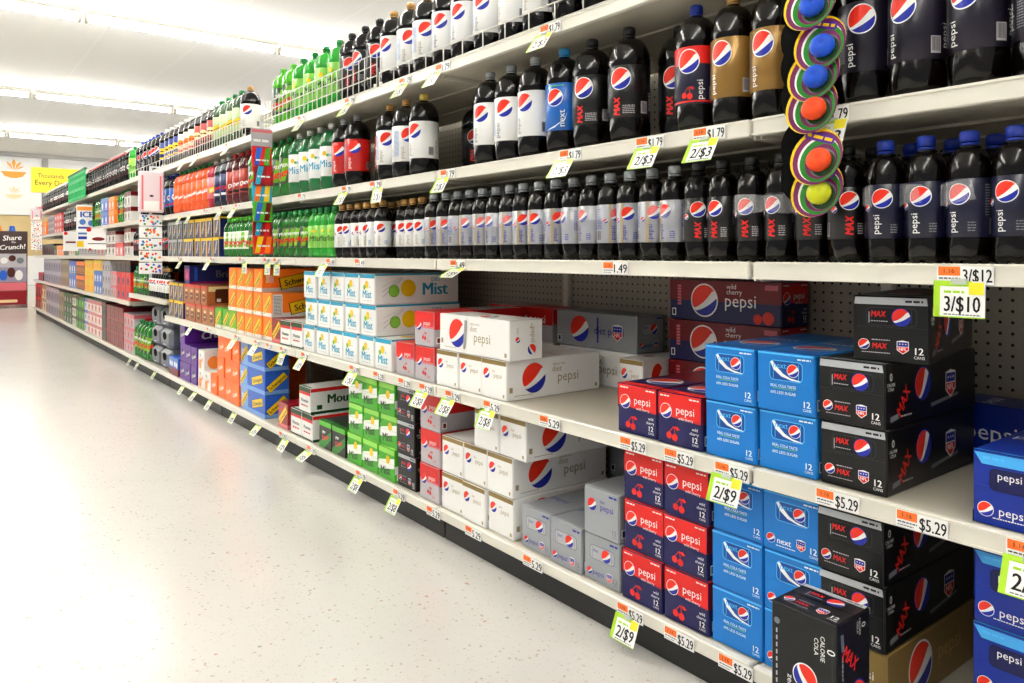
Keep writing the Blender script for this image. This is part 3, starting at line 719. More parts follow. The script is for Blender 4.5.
def k_white(v=0):
    a = Art(); w = W / 2
    a.rect('gold', -w, .106, w, H - .0005, .5); a.emblem(-.038, .076, .0165, 2); a.text('tan', 'diet', .0, .082, .011, 2, maxw=.02); a.text('tan', 'pepsi', .022, .066, .021, 2, maxw=.052)
    a.rect('tan', .048, .008, .056, .018, 1)
    s = Art(); s.emblem(.105, .062, .046, 2); s.text('tan', 'caffeine free', .205, .094, .011, 2, maxw=.07); s.text('tan', 'diet', .198, .074, .026, 2, maxw=.045); s.text('tan', 'pepsi', .245, .042, .044, 2, maxw=.125)
    s.rect('tan', .010, .024, .022, .040, 1.5); s.rect('tan', .361, .010, .372, .022, 1.5); s.smalltext('tan', .03, .1, .012, .0022, 1.5)
    t = Art(); t.rect('gold', -w, 0, w, .006, .5); t.emblem(-.02, .16, .03, 1.5); t.text('tan', 'pepsi', .02, .22, .03, 2, maxw=.07)
    return 'white', a, s, t
def k_whiteturn(v=0):
    base, _a, s, t = k_white(); a = Art()
    a.emblem(.022, .030, .0165, 2, rot=-pi / 2); a.text('tan', 'diet', .018, .112, .011, 2, rot=-90, al='l'); a.text('tan', 'pepsi', .020, .100, .026, 2, rot=-90, al='l', maxw=.048); a.emblem(-.034, .062, .009, 2); a.text('tan', 'pepsi', -.036, .098, .010, 2, rot=-90, al='l')
    return base, a, s, t
def k_dcherry(v=0):
    a = Art(); w = W / 2
    a.rect('redb', -w, .070, w, H, .5); a.rect('pink', -w, .062, w, .070, .5); a.emblem(-.036, .070, .0175, 2); a.text('white', 'pepsi', .018, .074, .022, 2, maxw=.055)
    a.cherries(.0, .035, .02, 1.5); a.text('redb', 'diet', .03, .014, .014, 2)
    s = Art(); s.rect('redb', 0, .060, L, H, .5); s.emblem(.20, .062, .045, 2); s.text('white', 'pepsi', .30, .065, .045, 2, maxw=.1); s.rect('white', .008, .012, .026, .034, 2); s.rect('crimson', .011, .015, .023, .031, 2.5)
    t = Art(); t.rect('redb', -w, 0, w, .2, .5)
    return 'greyl', a, s, t
def k_dmist(v=0):
    a = Art(); w = W / 2
    a.rect('teal', -w, .104, w, H - .0005, .5); a.lemon(-.004, .078, .0155, 1); a.disc('lime', -.024, .066, .0105, 1.2); a.text('teal', 'diet', .022, .066, .010, 2); a.text('teal', 'Mist', 0, .024, .046, 2, bold=.03, maxw=.098)
    a.smalltext('greyl', -.04, .04, .012, .002, 1)
    s = Art(); s.rect('teal', 0, .113, L, H - .0005, .5); s.lemon(.147, .062, .034, 1.5); s.lemon(.083, .052, .024, 1.3, True); s.text('teal', 'DIET', .275, .088, .022, 2, maxw=.05, bold=.01); s.text('teal', 'Mist', .272, .034, .070, 2, bold=.035, maxw=.15)
    for q in range(3): s.poly('silvlt', [(.03, .03 + .02 * q), (.12, .10 + .004 * q), (.123, .10 + .004 * q), (.034, .03 + .02 * q)], 1)
    t = Art(); t.rect('teal', -w, 0, w, .006, .5); t.lemon(.01, .1, .03, 1)
    return 'white', a, s, t
def k_mist(v=0):
    a = Art(); w = W / 2
    a.rect('mistl', -w, .100, w, H - .001, .5); a.poly('white', [(-w, .03), (w, .052), (w, .090), (-w, .066)], .6); a.lemon(.012, .078, .0165, 1.4); a.text('greend', 'Mist', -.006, .018, .046, 2, bold=.035, maxw=.10, rot=6)
    s = Art(); s.poly('white', [(0, .03), (L, .05), (L, .08), (0, .06)], .6); s.text('greend', 'Mist', .2, .04, .05, 2); s.rect('white', .008, .008, .026, .03, 2)
    t = Art(); t.rect('mistl', -w, 0, w, .03, .5)
    return 'mistg', a, s, t
def k_dew(v=0):
    a = Art(); w = W / 2
    a.rect('greenl', -w, .098, w, H - .001, .5); a.poly('green', [(-w, 0), (-w + .05, 0), (w, .05), (w, .085), (-w, .02)], .6); a.text('white', 'Mtn', -.012, .066, .020, 2, rot=12, bold=.03); a.text('redb', 'Dew', .006, .040, .034, 2, rot=16, bold=.05)
    s = Art(); s.text('redb', 'Dew', .2, .03, .06, 2, bold=.05); s.rect('greenl', 0, .1, L, H - .001, .5)
    return 'char', a, s, Art().rect('green', -w, 0, w, .02, .5)
def schw(base, band, txtcol='white'):
    def f(v=0):
        a = Art(); w = W / 2
        a.rect(band, -w, 0, w, .020, .5); a.plate(0, .062, .120, .036, 'Schweppes', 1, 38)
        s = Art(); s.rect(band, 0, 0, L, .022, .5); s.plate(.215 if base != 'schblue' else .27, .065, .24 if base != 'schblue' else .16, .058 if base != 'schblue' else .04, 'Schweppes', 1, 12)
        if base == 'schblue': s.rect(band, 0, 0, .12, H - .001, .6); s.plate(.062, .060, .12, .036, 'Schweppes', 1.2, 38)
        if v: s.rect('offwhite', .004, .004, .055, .116, 1); [s.smalltext('greyd', .009, .05, .012 + .007 * q, .003, 1.5, q) for q in range(14)]
        else: [s.smalltext(txtcol, .02, .06, .05 + .010 * q, .005, 1.5, q) for q in range(4)]
        return base, a, s, Art().plate(0, .15, .1, .04, 'Schweppes', 1, 20)
    return f
def k_vernor(v=0):
    a = Art(); w = W / 2
    a.rect('greend', -w, .098, w, H - .001, .5); a.rect('redb', -w, .084, w, .098, .6); a.text('greend', 'Mountain', 0, .050, .022, 2, maxw=.10, bold=.03); a.smalltext('redb', -.04, .04, .030, .007, 2); a.rect('greend', -w, 0, w, .006, .5)
    s = Art(); s.rect('redb', 0, .100, L, .116, .6); s.text('greend', 'Mountain', .19, .044, .058, 2, maxw=.27, bold=.04); s.smalltext('redb', .20, .33, .024, .010, 2); s.rect('greend', 0, 0, L, .012, .5); s.rect('greend', .03, .02, .055, .04, 1)
    return 'white', a, s, Art().rect('greend', -w, 0, w, .012, .5)
def k_root(v=0):
    a = Art(); w = W / 2
    a.rect('redb', -w, .104, w, H - .001, .5); a.rrect('brown', -.03, .02, .03, .075, .008, 1); a.rrect('cream', -.026, .07, .026, .088, .008, 1.2); a.rect('brown', .03, .03, .042, .06, 1); a.smalltext('cream', -.02, .02, .042, .008, 2)
    s = Art(); s.rect('cream', .01, .085, .36, .116, .6); s.rrect('brown', .05, .012, .2, .1, .012, 1); s.rrect('brownl', .2, .02, .34, .09, .02, 1); s.rect('offwhite', .06, .02, .085, .04, 1.5)
    return 'brownl', a, s, Art().rect('redb', -w, 0, w, .01, .5)
def k_rock(v=0):
    a = Art(); w = W / 2
    fr = 'yellow' if v else 'silvlt'
    for q in ((-w, 0, -w + .016, H), (w - .012, 0, w, H), (-w, H - .020, w, H - .0006)): a.rect(fr, *q, .5)
    a.poly('silvlt', [(-.03, .02), (-.005, .02), (.03, .095), (.005, .095)], 1); a.poly('rockn', [(0, .062), (.02, .052), (.028, .03), (.0, .045)], 1.3); a.disc('yellow', .006, .05, .010, 1.6, n=5)
    s = Art(); s.text('silvlt', 'R', .09, .025, .085, 2, bold=.03, shear=.2); s.smalltext('silvlt', .14, .34, .04, .03, 2); s.rect(fr, 0, H - .012, L, H - .0006, .5)
    t = Art(); t.rect(fr, -w, 0, w, .01, .5)
    return ('rockn' if v else 'greyd'), a, s, t
def crush(base, dark, tc='white', spot=None):
    def f(v=0):
        a = Art(); w = W / 2
        a.disc(dark, 0, .06, .040, 1, .030); a.text(tc, 'Crush', 0, .046, .034, 2, rot=14, bold=.05, shear=.2, maxw=.095)
        if spot: a.disc(spot, -.02, .03, .03, 1.2); a.disc('greend', -.02, .09, .008, 1.2)
        s = Art(); s.text(tc, 'Crush', .2, .03, .075, 2, rot=5, bold=.05, shear=.2, maxw=.25)
        if spot: s.disc(spot, .30, .05, .045, 1.2); s.disc(spot, .06, .045, .04, 1.2); s.disc('greend', .1, .1, .01, 1.2)
        return base, a, s, Art().rect(dark, -w, 0, w, .02, .5)
    return f
def k_gold(v=0):
    a = Art(); a.emblem(-.035, .075, .018, 2, ring='white'); a.text('white', 'pepsi', .018, .068, .024, 2, maxw=.06); twelve(a)
    s = Art(); s.emblem(.13, .062, .045, 2, ring='white'); s.text('tanl', 'pepsi', .255, .05, .05, 2, maxw=.13)
    return 'gold', a, s, Art().emblem(0, .1, .035, 1.5)
def k_navybox(v=0):
    a = Art(); w = W / 2; a.rect('magenta', -w, .02, w, .10, .5); a.disc('pink', 0, .06, .03, 1)
    s = Art(); s.text('greytxt', 'Brisk', .24, .04, .07, 2, bold=.03, maxw=.2); s.rect('magenta', 0, 0, L, .012, .5); s.rect('schblue', .03, .02, .05, .11, 1)
    return 'rockn', a, s, Art()
def k_small(v=0):
    a = Art(); w = W / 2; a.rect('bluel', -w, .06, w, H, .5); a.disc('white', -.02, .08, .02, 1); a.disc('white', .025, .075, .02, 1); a.rect('crimson', -w, 0, w, .05, .5)
    return 'schblue', a, Art().rect('crimson', 0, 0, L, .05, .5), Art()
def plain(base, c1, c2, txt=None, sc=None):
    def f(v=0):
        a = Art(); w = W / 2
        a.rect(c1, -w, .085, w, H - .001, .5); a.disc(c2, .0, .05, .028, 1); a.smalltext(c2, -.05, .05, .014, .006, 1)
        s = Art(); s.rect(c1, 0, .085, L, H - .001, .5); s.rrect(sc or c2, .08, .02, .34, .085, .02, 1); s.text('white', txt, .21, .036, .035, 2, maxw=.2) if txt else s.smalltext('white', .12, .3, .045, .018, 2)
        return base, a, s, Art()
    return f
KINDS = dict(next=k_next, cherry=k_cherry, max=k_max, pepsi=k_pepsi, diet=k_diet, white=k_white, whiteturn=k_whiteturn, dcherry=k_dcherry, dmist=k_dmist, mist=k_mist, dew=k_dew,
  schor=schw('orange', 'offwhite'), schgr=schw('greenl', 'offwhite'), schlm=schw('lime', 'offwhite'), schbl=schw('schblue', 'schbl'), schma=schw('maroon', 'pink'),
  vernor=k_vernor, root=k_root, rock=k_rock, cro=crush('oranger', 'orange'), crp=crush('purple', 'purpled'), crw=crush('white', 'offwhite', 'orange', 'orangel'), gold=k_gold, navybox=k_navybox, small=k_small,
  pl_red=plain('crimson', 'redb', 'pink'), pl_cream=plain('cream', 'khaki', 'brown'), pl_lav=plain('lav', 'greyl', 'grey'), pl_tan=plain('khaki', 'tan', 'brown'), pl_sky=plain('bluel', 'schblue', 'white'),
  pl_or=plain('brown', 'orange', 'orangel'), pl_yel=plain('yellow', 'lemon', 'orange'), pl_grey=plain('greyl', 'silvlt', 'grey'), pl_daily=plain('scarlet', 'redb', 'rockn', 'DAILY', 'rockn'), pl_blk=plain('char', 'brown', 'charlt'),
  pl_grn=plain('green', 'greend', 'lime'), pl_dgr=plain('greend', 'green', 'greyl'), pl_wp=plain('offwhite', 'pink', 'redb'), pl_wb=plain('offwhite', 'schblue', 'bluel'), pl_dred=plain('maroon', 'crimson', 'brown'), pl_pink=plain('pink', 'redb', 'white'),
  pl_gp=plain('greyl', 'pink', 'redb'), pl_blue=plain('schblue', 'bluel', 'white'), pl_ora=plain('orange', 'orangel', 'white'), pl_wdk=plain('offwhite', 'crimson', 'greyd'), pl_brn=plain('rootbrown', 'char', 'crimson'))
PAL['rootbrown'] = '2b1512'
CPROTO = {}
def carton_proto(kind, v=0, handle=False):
    key = (kind, v, handle)
    if key in CPROTO: return CPROTO[key]
    base, fa, sa, ta = KINDS[kind](v)
    w = W / 2
    b = MB(); b.box(0.0012, -w, 0, L, w, H, base, .0022)
    b.art(sa, lambda s, t, ly: (s + .001, -w - .0002 - .00022 * ly, t))
    b.art(ta, lambda s, t, ly: (t + .001, -s, H + .0002 + .00022 * ly))
    # long back side carries the same artwork so a turned carton reads too
    b.art(sa, lambda s, t, ly: (L - s, w + .0002 + .00022 * ly, t))
    shell = b.mesh('carton_shell')
    e = MB(); e.box(0, -w + .002, .002, .0014, w - .002, H - .002, base)
    # glued flap line and tear edge of the end panel
    e.box(-.0006, -w + .003, H * .52, 0, w - .003, H * .52 + .0007, base)
    e.art(fa, lambda s, t, ly: (-.0004 - .00022 * ly, -s * .97, .0018 + t * .97))
    out = [('carton_shell', shell), ('end_panel', e.mesh('end_panel'))]
    if handle:
        h = MB(); 
        pts = []
        a = Art(); a.rrect('handle', .146, .014, .160, .108, .006, 1, .10)
        h.art(a, lambda s, t, ly: (s, -w - .0022, t)); h.art(a, lambda s, t, ly: (L - s, w + .0022, t))
        out.append(('handle_slot', h.mesh('handle_slot')))
    CPROTO[key] = out
    return out
def carton(kind, y, z, label, group, v=0, x=.018, rz=None, side=False, handle=False, back=False):
    """y = middle of the front. side=True lays the carton with its long side to the aisle."""
    j = random.uniform(-.012, .012) if rz is None else rz
    if side: rot = pi / 2 + j; loc = (x + W / 2, y - L / 2, z)
    else: rot = j; loc = (x + random.uniform(-.004, .004), y, z)
    return put(carton_proto(kind, v, handle), 'soda_carton', loc, rot, label, 'carton', group)
LEV = {1: [''], 2: ['bottom ', 'top '], 3: ['bottom ', 'middle ', 'top ']}
def stack(kind, ys, rows, z, desc, where, group, v=0, x=.018, side=False, anchor=None, handle=None, start=0, total=None):
    """columns of cartons, ys = column middles, nearest column first"""
    tot = total or rows
    for c, y in enumerate(ys):
        for r in range(start, rows):
            lev = LEV[tot][r].strip()
            colw = f'{ORD[c + 1]} column from the {anchor}, ' if len(ys) > 1 else (f'beside the {anchor}, ' if anchor else '')
            lab = f'{lev} {desc}, {colw}{where}'.strip() if lev else f'{desc}, {colw}{where}'
            vv = v(c, r) if callable(v) else v
            carton(kind, y + random.uniform(-.003, .003), z + r * (H + .0012), lab, group, vv, x + random.uniform(0, .006), side=side, handle=bool(handle))
LO, D2 = 'lowest shelf', 'second shelf from floor'
GD, GE = 'cartons on the second shelf from the floor', 'cartons on the lowest shelf'
def cols(y0, n, p=.132): return [y0 + p * (i + .5) for i in range(n)]
# --- second shelf from the floor
stack('pepsi', [.462], 1, ZD, 'single bright blue cola carton', D2, GD, anchor='near end')
stack('pepsi', [.30], 1, ZD, 'dark blue carton turned sideways at the back', D2, GD, x=.44, side=True, anchor='pegboard')
stack('pepsi', [.72], 1, ZD, 'dark blue carton lying behind the black stack', D2, GD, x=.44, side=True, anchor='pegboard')
stack('max', [.737], 2, ZD, 'black cola carton of the stack', D2, GD, anchor='blue cartons', total=3)
carton('max', .672, ZD + 2 * H + .003, 'top black cola carton of the stack beside the blue cartons, second shelf from floor', GD, x=.042, rz=.2)
stack('next', [.871, 1.004], 2, ZD, 'azure carton with can picture', D2, GD, anchor='black stack')
stack('cherry', [1.141, 1.278], 1, ZD, 'red and navy cherry carton', 'front of ' + D2, GD, anchor='azure ones')
stack('cherry', [1.355], 3, ZD, 'cherry carton turned sideways at the back', D2, GD, x=.45, side=True, anchor='pegboard')
stack('white', [1.855], 1, ZD, 'white carton turned sideways at the back', D2, GD, x=.44, side=True, anchor='grey carton above')
carton('diet', 1.86, ZD + H + .0015, 'grey carton turned sideways on a white one at the back, second shelf from floor', GD, 1, x=.44, side=True)
narrow = carton('white', 1.605, ZD, 'white carton end-on between sideways white and cherry cartons, second shelf from floor', GD, x=.345, rz=0); narrow.scale = (.6, .76, 1)
carton('dcherry', 2.27, ZD + H + .0015, 'red carton turned sideways behind the topmost white carton, second shelf from floor', GD, x=.44, side=True)
carton('white', 2.27, ZD, 'white carton under the sideways red one at the back, second shelf from floor', GD, x=.44, side=True)
stack('white', cols(1.794, 3, .1325), 1, ZD, 'gold-striped white carton', 'front of ' + D2, GD, anchor='empty stretch')
carton('whiteturn', 1.975, ZD + H + .0015, 'white carton with handle slot lying sideways on three white ones, second shelf from floor', GD, x=.018, side=True, handle=True, rz=.0)
stack('dcherry', cols(2.195, 2, .142), 1, ZD, 'red-topped silver carton', 'front of ' + D2, GD, anchor='white ones')
carton('dcherry', 2.268, ZD + H + .0015, 'red-topped silver carton stacked on two alike, second shelf from floor', GD)
stack('dmist', cols(2.512, 6, .139), 1, ZD, 'teal-striped white carton', 'bottom row of ' + D2, GD, anchor='red-topped ones')
for r in (1, 2):
    for i, y in enumerate(cols(2.631 if r == 2 else 2.625, 5, .139)):
        carton('dmist', y, ZD + r * (H + .0013), f'teal-striped white carton, {ORD[i + 1]} column from the red-topped ones, {["", "middle", "top"][r]} row', GD)
stack('vernor', cols(3.365, 2, .128), 1, ZD, 'white carton with red and green bands', D2, GD, anchor='teal-striped ones')
stack('schma', [3.69], 1, ZD, 'dark red carton with yellow plate', D2, GD, anchor='white banded ones')
stack('schor', cols(3.76, 4, .132), 1, ZD, 'orange carton with yellow plate', 'bottom row of ' + D2, GD, anchor='dark red one')
stack('schlm', [4.365], 1, ZD, 'lime carton with yellow plate', D2, GD, anchor='orange ones')
stack('schgr', cols(4.44, 2, .138), 1, ZD, 'green carton with yellow plate', D2, GD, anchor='lime one')
for r, y0, n in ((1, 3.735, 5), (2, 3.875, 4)):
    for i, y in enumerate(cols(y0, n, .139)):
        carton('schor', y, ZD + r * (H + .0013), f'orange carton with yellow plate, {ORD[i + 1]} column from the teal-striped cartons, {["", "middle", "top"][r]} row', GD, v=1 if (r == 1 and i == 0) else 0)
stack('root', cols(4.725, 5, .133), 1, ZD, 'brown red-topped carton', 'bottom row of ' + D2, GD, anchor='green ones')
for i, y in enumerate(cols(4.86, 4, .133)): carton('root', y, ZD + H + .0013, f'brown red-topped carton, {ORD[i + 1]} column from the orange cartons, upper row', GD)
carton('navybox', 5.325, ZD + 2 * (H + .0013), 'navy carton with magenta end on top of the brown cartons', GD)
stack('rock', cols(5.40, 3, .138), 2, ZD, 'yellow-framed navy carton', D2, GD, v=1, anchor='brown cartons')
# --- middle shelf, far part: energy drink cases
for r in (0, 1):
    for i, y in enumerate(cols(4.60, 9, .136)):
        carton('rock', y, ZC + r * (H + .0013), f'{"yellow-framed navy" if i < 6 - 2 * r + r else "grey framed"} carton, {ORD[i + 1]} column from the whitish-label bottles, {["lower", "upper"][r]} row, middle shelf', 'cartons on the middle shelf', v=1 if i < 6 - r else 0)
# --- lowest shelf
stack('pepsi', [.462], 3, ZE, 'bright blue cola carton of the stack', LO, GE, anchor='near end')
stack('gold', [.737], 1, ZE, 'gold cola carton under the black ones', LO, GE, anchor='blue stack')
for r in (1, 2): carton('max', .737, ZE + r * (H + .0013), f'{["", "lower", "upper"][r]} black cola carton on the gold one, lowest shelf', GE)
stack('next', [.860], 3, ZE, 'azure carton with shield mark', LO, GE, v=1, anchor='black cartons')
stack('next', [.992], 3, ZE, 'azure carton with white slogan', LO, GE, v=0, anchor='cherry stacks')
stack('cherry', [1.124, 1.257], 3, ZE, 'red and navy cherry carton', LO, GE, anchor='azure stacks')
stack('diet', [1.398], 1, ZE, 'lower silver carton with can picture of a pair', LO, GE, v=1, anchor='cherry stacks')
carton('diet', 1.398, ZE + H + .0013, 'upper silver carton with plain emblem, beside the cherry stacks, lowest shelf', GE, 0)
stack('diet', [1.533, 1.668], 1, ZE, 'low silver carton with can picture', LO, GE, v=1, anchor='silver pair')
stack('diet', [1.60], 3, ZE, 'silver carton turned sideways at the back', LO, GE, v=0, x=.44, side=True, anchor='pegboard')
stack('white', cols(1.766, 3, .1315), 2, ZE, 'gold-striped white carton', LO, GE, anchor='silver ones', total=3)
for i, y in enumerate((1.769, 1.901)): carton('white', y, ZE + 2 * (H + .0013), f'top gold-striped white carton, {ORD[i + 1]} column from the silver ones, lowest shelf', GE)
stack('dcherry', [2.232], 3, ZE, 'red-topped silver carton', LO, GE, anchor='white ones')
stack('max', [2.40], 3, ZE, 'black cola carton', LO, GE, anchor='green lemon cartons')
stack('mist', cols(2.478, 3, .1335), 3, ZE, 'bright green lemon carton', LO, GE, anchor='black ones')
stack('dew', cols(2.90, 2, .134), 1, ZE, 'dark carton with lime top and red script', LO, GE, anchor='bright green ones')
stack('vernor', cols(3.235, 2, .131), 1, ZE, 'white carton with red and green bands', LO, GE, anchor='dark lime-topped ones')
carton('vernor', 3.32, ZE + H + .0013, 'white carton with bold green lettering resting on two alike, lowest shelf', GE)
stack('schma', [3.60], 1, ZE, 'dark red carton with yellow plate', LO, GE, anchor='white banded ones')
stack('pl_brn', [3.63], 3, ZE, 'very dark brown carton at the back', LO, GE, x=.44, side=True, anchor='blue stack')
stack('schbl', [4.04], 3, ZE, 'blue carton with yellow plate lying sideways', LO, GE, side=True, anchor='orange stacks')
stack('cro', cols(4.242, 3, .139), 3, ZE, 'plain orange carton with white script', LO, GE, anchor='blue stack')
stack('cro', [4.73], 1, ZE, 'low orange carton with white script', LO, GE, anchor='white carton with oranges')
stack('crw', cols(4.80, 2, .139), 1, ZE, 'white carton with oranges', LO, GE, anchor='orange stacks')
carton('crw', 4.97, ZE + H + .0013, 'white carton with oranges raised on the lower ones, lowest shelf', GE)
stack('crp', cols(5.085, 3, .139), 2, ZE, 'purple carton with white script', LO, GE, anchor='white ones', total=3)
carton('crp', 5.43, ZE + 2 * (H + .0013), 'top purple carton showing its long lettered side, lowest shelf', GE)
stack('small', cols(5.52, 2, .14), 1, ZE, 'short blue and red carton', LO, GE, anchor='purple cartons')

# the black carton stood on end on the floor
fp = carton_proto('max', 0, False)
b = MB(); a = Art()
T = lambda d: L - .01 - d      # distance down from the upper end
a.text('white', '0', .046, T(.045), .022, 2, rot=-90); a.text('white', 'CALORIE', .034, T(.045), .0115, 2, rot=-90, maxw=.044); a.text('white', 'COLA', .022, T(.045), .0115, 2, rot=-90, maxw=.03)
a.emblem(.004, T(.108), .022, 2, ring='white', rot=-pi / 2); a.text('white', 'zero', -.030, T(.13), .016, 2, rot=-90); a.text('redb', 'MAX', -.01, T(.19), .03, 2, rot=-90, bold=.04)
for q in range(9): a.rect('greyl', -.054, T(.05 + .013 * q), -.051, T(.05 + .013 * q - .008), 1)
a.disc('greytxt', -.052, T(.028), .006, 1); a.rect('charlt', .054, .01, .0575, L - .02, .5)
b.art(a, lambda s, t, ly: (L - .004 - t, -s, -.0003 - .00022 * ly))
floor_box = put(fp + [('printed_panel', b.mesh('printed_panel'))], 'soda_carton', (-.195, .702, .362), 0, 'black cola carton standing on end on the floor before the shelves', 'carton', None)
floor_box.rotation_euler = (0, radians(90), 0); floor_box.scale = (.935, .93, .87)

# clear carrier sheets that hold the half-litre bottles together by the shoulder of their labels
def carrier(ys, label, x=.016 + RS):
    b = MB(); path = []
    for y in ys:
        for k in range(-8, 9):
            t = radians(8 * k); path.append((x - (RS + .0016) * cos(t), y + (RS + .0016) * sin(t)))
    n = len(path); rr = random.Random(len(SEEN_CARR))
    z0, z1 = ZC + .104, ZC + .141
    V = [(p[0], p[1], z0 + .004 * sin(9 * p[1] * 7)) for p in path] + [(p[0] + .001, p[1], z1 + .003 * sin(40 * p[1])) for p in path]
    b.add(V, [(k, k + 1, n + k + 1, n + k) for k in range(n - 1)], 'film', True)
    SEEN_CARR.append(1)
    o = obj('bottle_carrier', b.mesh('bottle_carrier')); tag(o, label, 'bottle carrier', 'clear bottle carriers on the middle shelf')
SEEN_CARR = []
for i, (ys, nm) in enumerate(((ar(.548, 3, .07), 'navy-label'), (ar(.831, 3, .071), 'black-label'), (ar(1.183, 3, .0712), 'silver-label'), (ar(1.397, 3, .0712), 'silver-label'), (ar(1.611, 3, .0712), 'silver-label'), (ar(1.824, 3, .0712), 'silver-label'), (ar(2.038, 3, .0712), 'silver-label'))):
    carrier(ys, f'{ORD[max(1, i - 1)] if i > 1 else "only"} clear plastic carrier sheet around {nm} bottles, counted from the near end, middle shelf')

# ------------------------------------------------------------------ far part of the aisle
def bigpack(kind, y, z, label, group, sx=1.0, sy=1.0, sz=1.0, x=.02):
    r = put(carton_proto(kind, 0, False), 'drink_pack', (x, y, z), 0, label, 'drink pack', group)
    r.scale = (1, sy, sz); return r
FARG = 'drink packs in the far bays'
def farrun(kind, y0, y1, z, h, w, desc, where, rows=1, zs=None):
    n = max(1, round((y1 - y0) / w)); p = (y1 - y0) / n
    for i in range(n):
        for r in range(rows):
            lv = {1: '', 2: ('lower ', 'upper ')[r % 2], 3: ('bottom ', 'middle ', 'top ')[r % 3], 4: ORD[r + 1] + '-level '}[rows]
            bigpack(kind, y0 + p * (i + .5), z + r * (h + .001), f'{lv}{desc}, {ORD[i + 1]} along its run, {where}' if n > 1 else f'{lv}{desc}, {where}', FARG, 1, (p - .004) / W, h / H)
F1, F2, F3, F4 = 'far lowest shelf', 'far low shelf', 'far middle shelf', 'far second shelf from top'
# lowest shelf of the far bays
farrun('pl_gp', 6.98, 7.38, ZE, .11, .135, 'pink and grey carton', F1 + ' past the green bottles', 3)
farrun('pl_dred', 7.4, 8.2, ZE, .12, .2, 'dark red carton', F1 + ' by the pink ones', 3)
farrun('pl_blk', 8.22, 8.45, ZE, .125, .22, 'dark carton', F1 + ' between red and white packs', 3)
farrun('pl_wp', 8.47, 9.3, ZE, .12, .2, 'white and pink carton', F1, 3)
farrun('pl_wb', 9.32, 9.5, ZE, .12, .17, 'white and blue carton', F1 + ' by the green packs', 3)
farrun('pl_grn', 9.52, 10.1, ZE, .12, .19, 'bright green carton', F1, 3)
farrun('pl_wdk', 10.12, 10.4, ZE, .12, .14, 'white and dark red carton', F1 + ' between green packs', 3)
farrun('pl_dgr', 10.42, 11.1, ZE, .12, .22, 'dark green carton', F1, 3)
farrun('pl_tan', 11.12, 11.5, ZE, .18, .18, 'tan carton', F1 + ' by the grey packs', 2)
farrun('pl_lav', 11.52, 12.95, ZE, .19, .26, 'pale grey wrapped pack', F1, 2)
farrun('pl_cream', 12.97, 13.5, ZE, .19, .26, 'cream carton', F1 + ' by the grey packs', 2)
farrun('pl_red', 13.52, 14.32, ZE, .19, .26, 'red carton', F1 + ' at the end', 2)
# low shelf
farrun('pl_daily', 7.1, 7.7, ZDF, .12, .2, 'orange-red carton with navy side', F2, 2)
farrun('pl_gp', 7.72, 7.97, ZDF, .12, .125, 'pinkish grey carton', F2 + ' by the orange-red ones', 2)
farrun('pl_blk', 7.1, 7.9, ZDF + .245, .10, .2, 'dark brown carton on the orange-red ones', F2)
farrun('pl_grey', 8.0, 8.42, ZDF, .112, .14, 'light grey carton', F2, 3)
farrun('pl_sky', 8.44, 8.9, ZDF, .115, .15, 'light blue carton', F2 + ' by the grey ones', 2)
farrun('pl_yel', 8.44, 8.9, ZDF + .235, .11, .15, 'yellow carton topping light blue ones', F2)
farrun('pl_yel', 8.92, 9.5, ZDF, .112, .145, 'yellow carton', F2, 3)
farrun('pl_or', 9.52, 10.1, ZDF, .16, .145, 'orange-brown carton', F2, 2)
farrun('pl_sky', 10.12, 10.65, ZDF, .16, .17, 'pale blue carton', F2 + ' past the orange-brown ones', 2)
farrun('pl_tan', 10.67, 11.35, ZDF, .165, .17, 'tan wrapped pack', F2, 2)
farrun('pl_lav', 11.37, 13.2, ZDF, .165, .26, 'pale grey wrapped pack', F2, 2)
farrun('pl_red', 13.3, 13.9, ZDF, .12, .2, 'red box', F2 + ' at the end')
# middle shelf of the far bays
row('s_max', ar(5.92, 14, .08), ZC, 'dark small bottle with black label', 'yellow-framed cartons', F3, 'bottles in the far bays')
farrun('pl_wdk', 7.1, 7.35, ZC, .12, .125, 'white carton with dark red band', F3 + ' under the dotted cards', 2)
farrun('pl_pink', 7.4, 7.75, ZC, .12, .17, 'salmon pink carton', F3)
farrun('pl_wdk', 7.77, 8.3, ZC, .115, .17, 'white carton with dark red band', F3 + ' by the salmon ones', 2)
farrun('pl_gp', 8.32, 8.7, ZC, .115, .19, 'white and red carton', F3 + ' below the white sign', 2)
farrun('pl_grey', 8.72, 9.9, ZC, .16, .2, 'grey-white carton', F3)
farrun('pl_grn', 9.92, 10.2, ZC, .14, .14, 'lime green pack', F3)
farrun('pl_wp', 10.22, 10.7, ZC, .13, .16, 'white and red pack', F3 + ' by the lime ones')
farrun('pl_blk', 10.72, 11.1, ZC, .13, .19, 'dark pack', F3)
farrun('pl_ora', 11.12, 11.8, ZC, .13, .17, 'orange pack', F3)
farrun('pl_dgr', 11.82, 12.1, ZC, .13, .14, 'dark green pack', F3)
farrun('pl_brn', 12.12, 13.4, ZC, .16, .21, 'dark brown pack', F3)
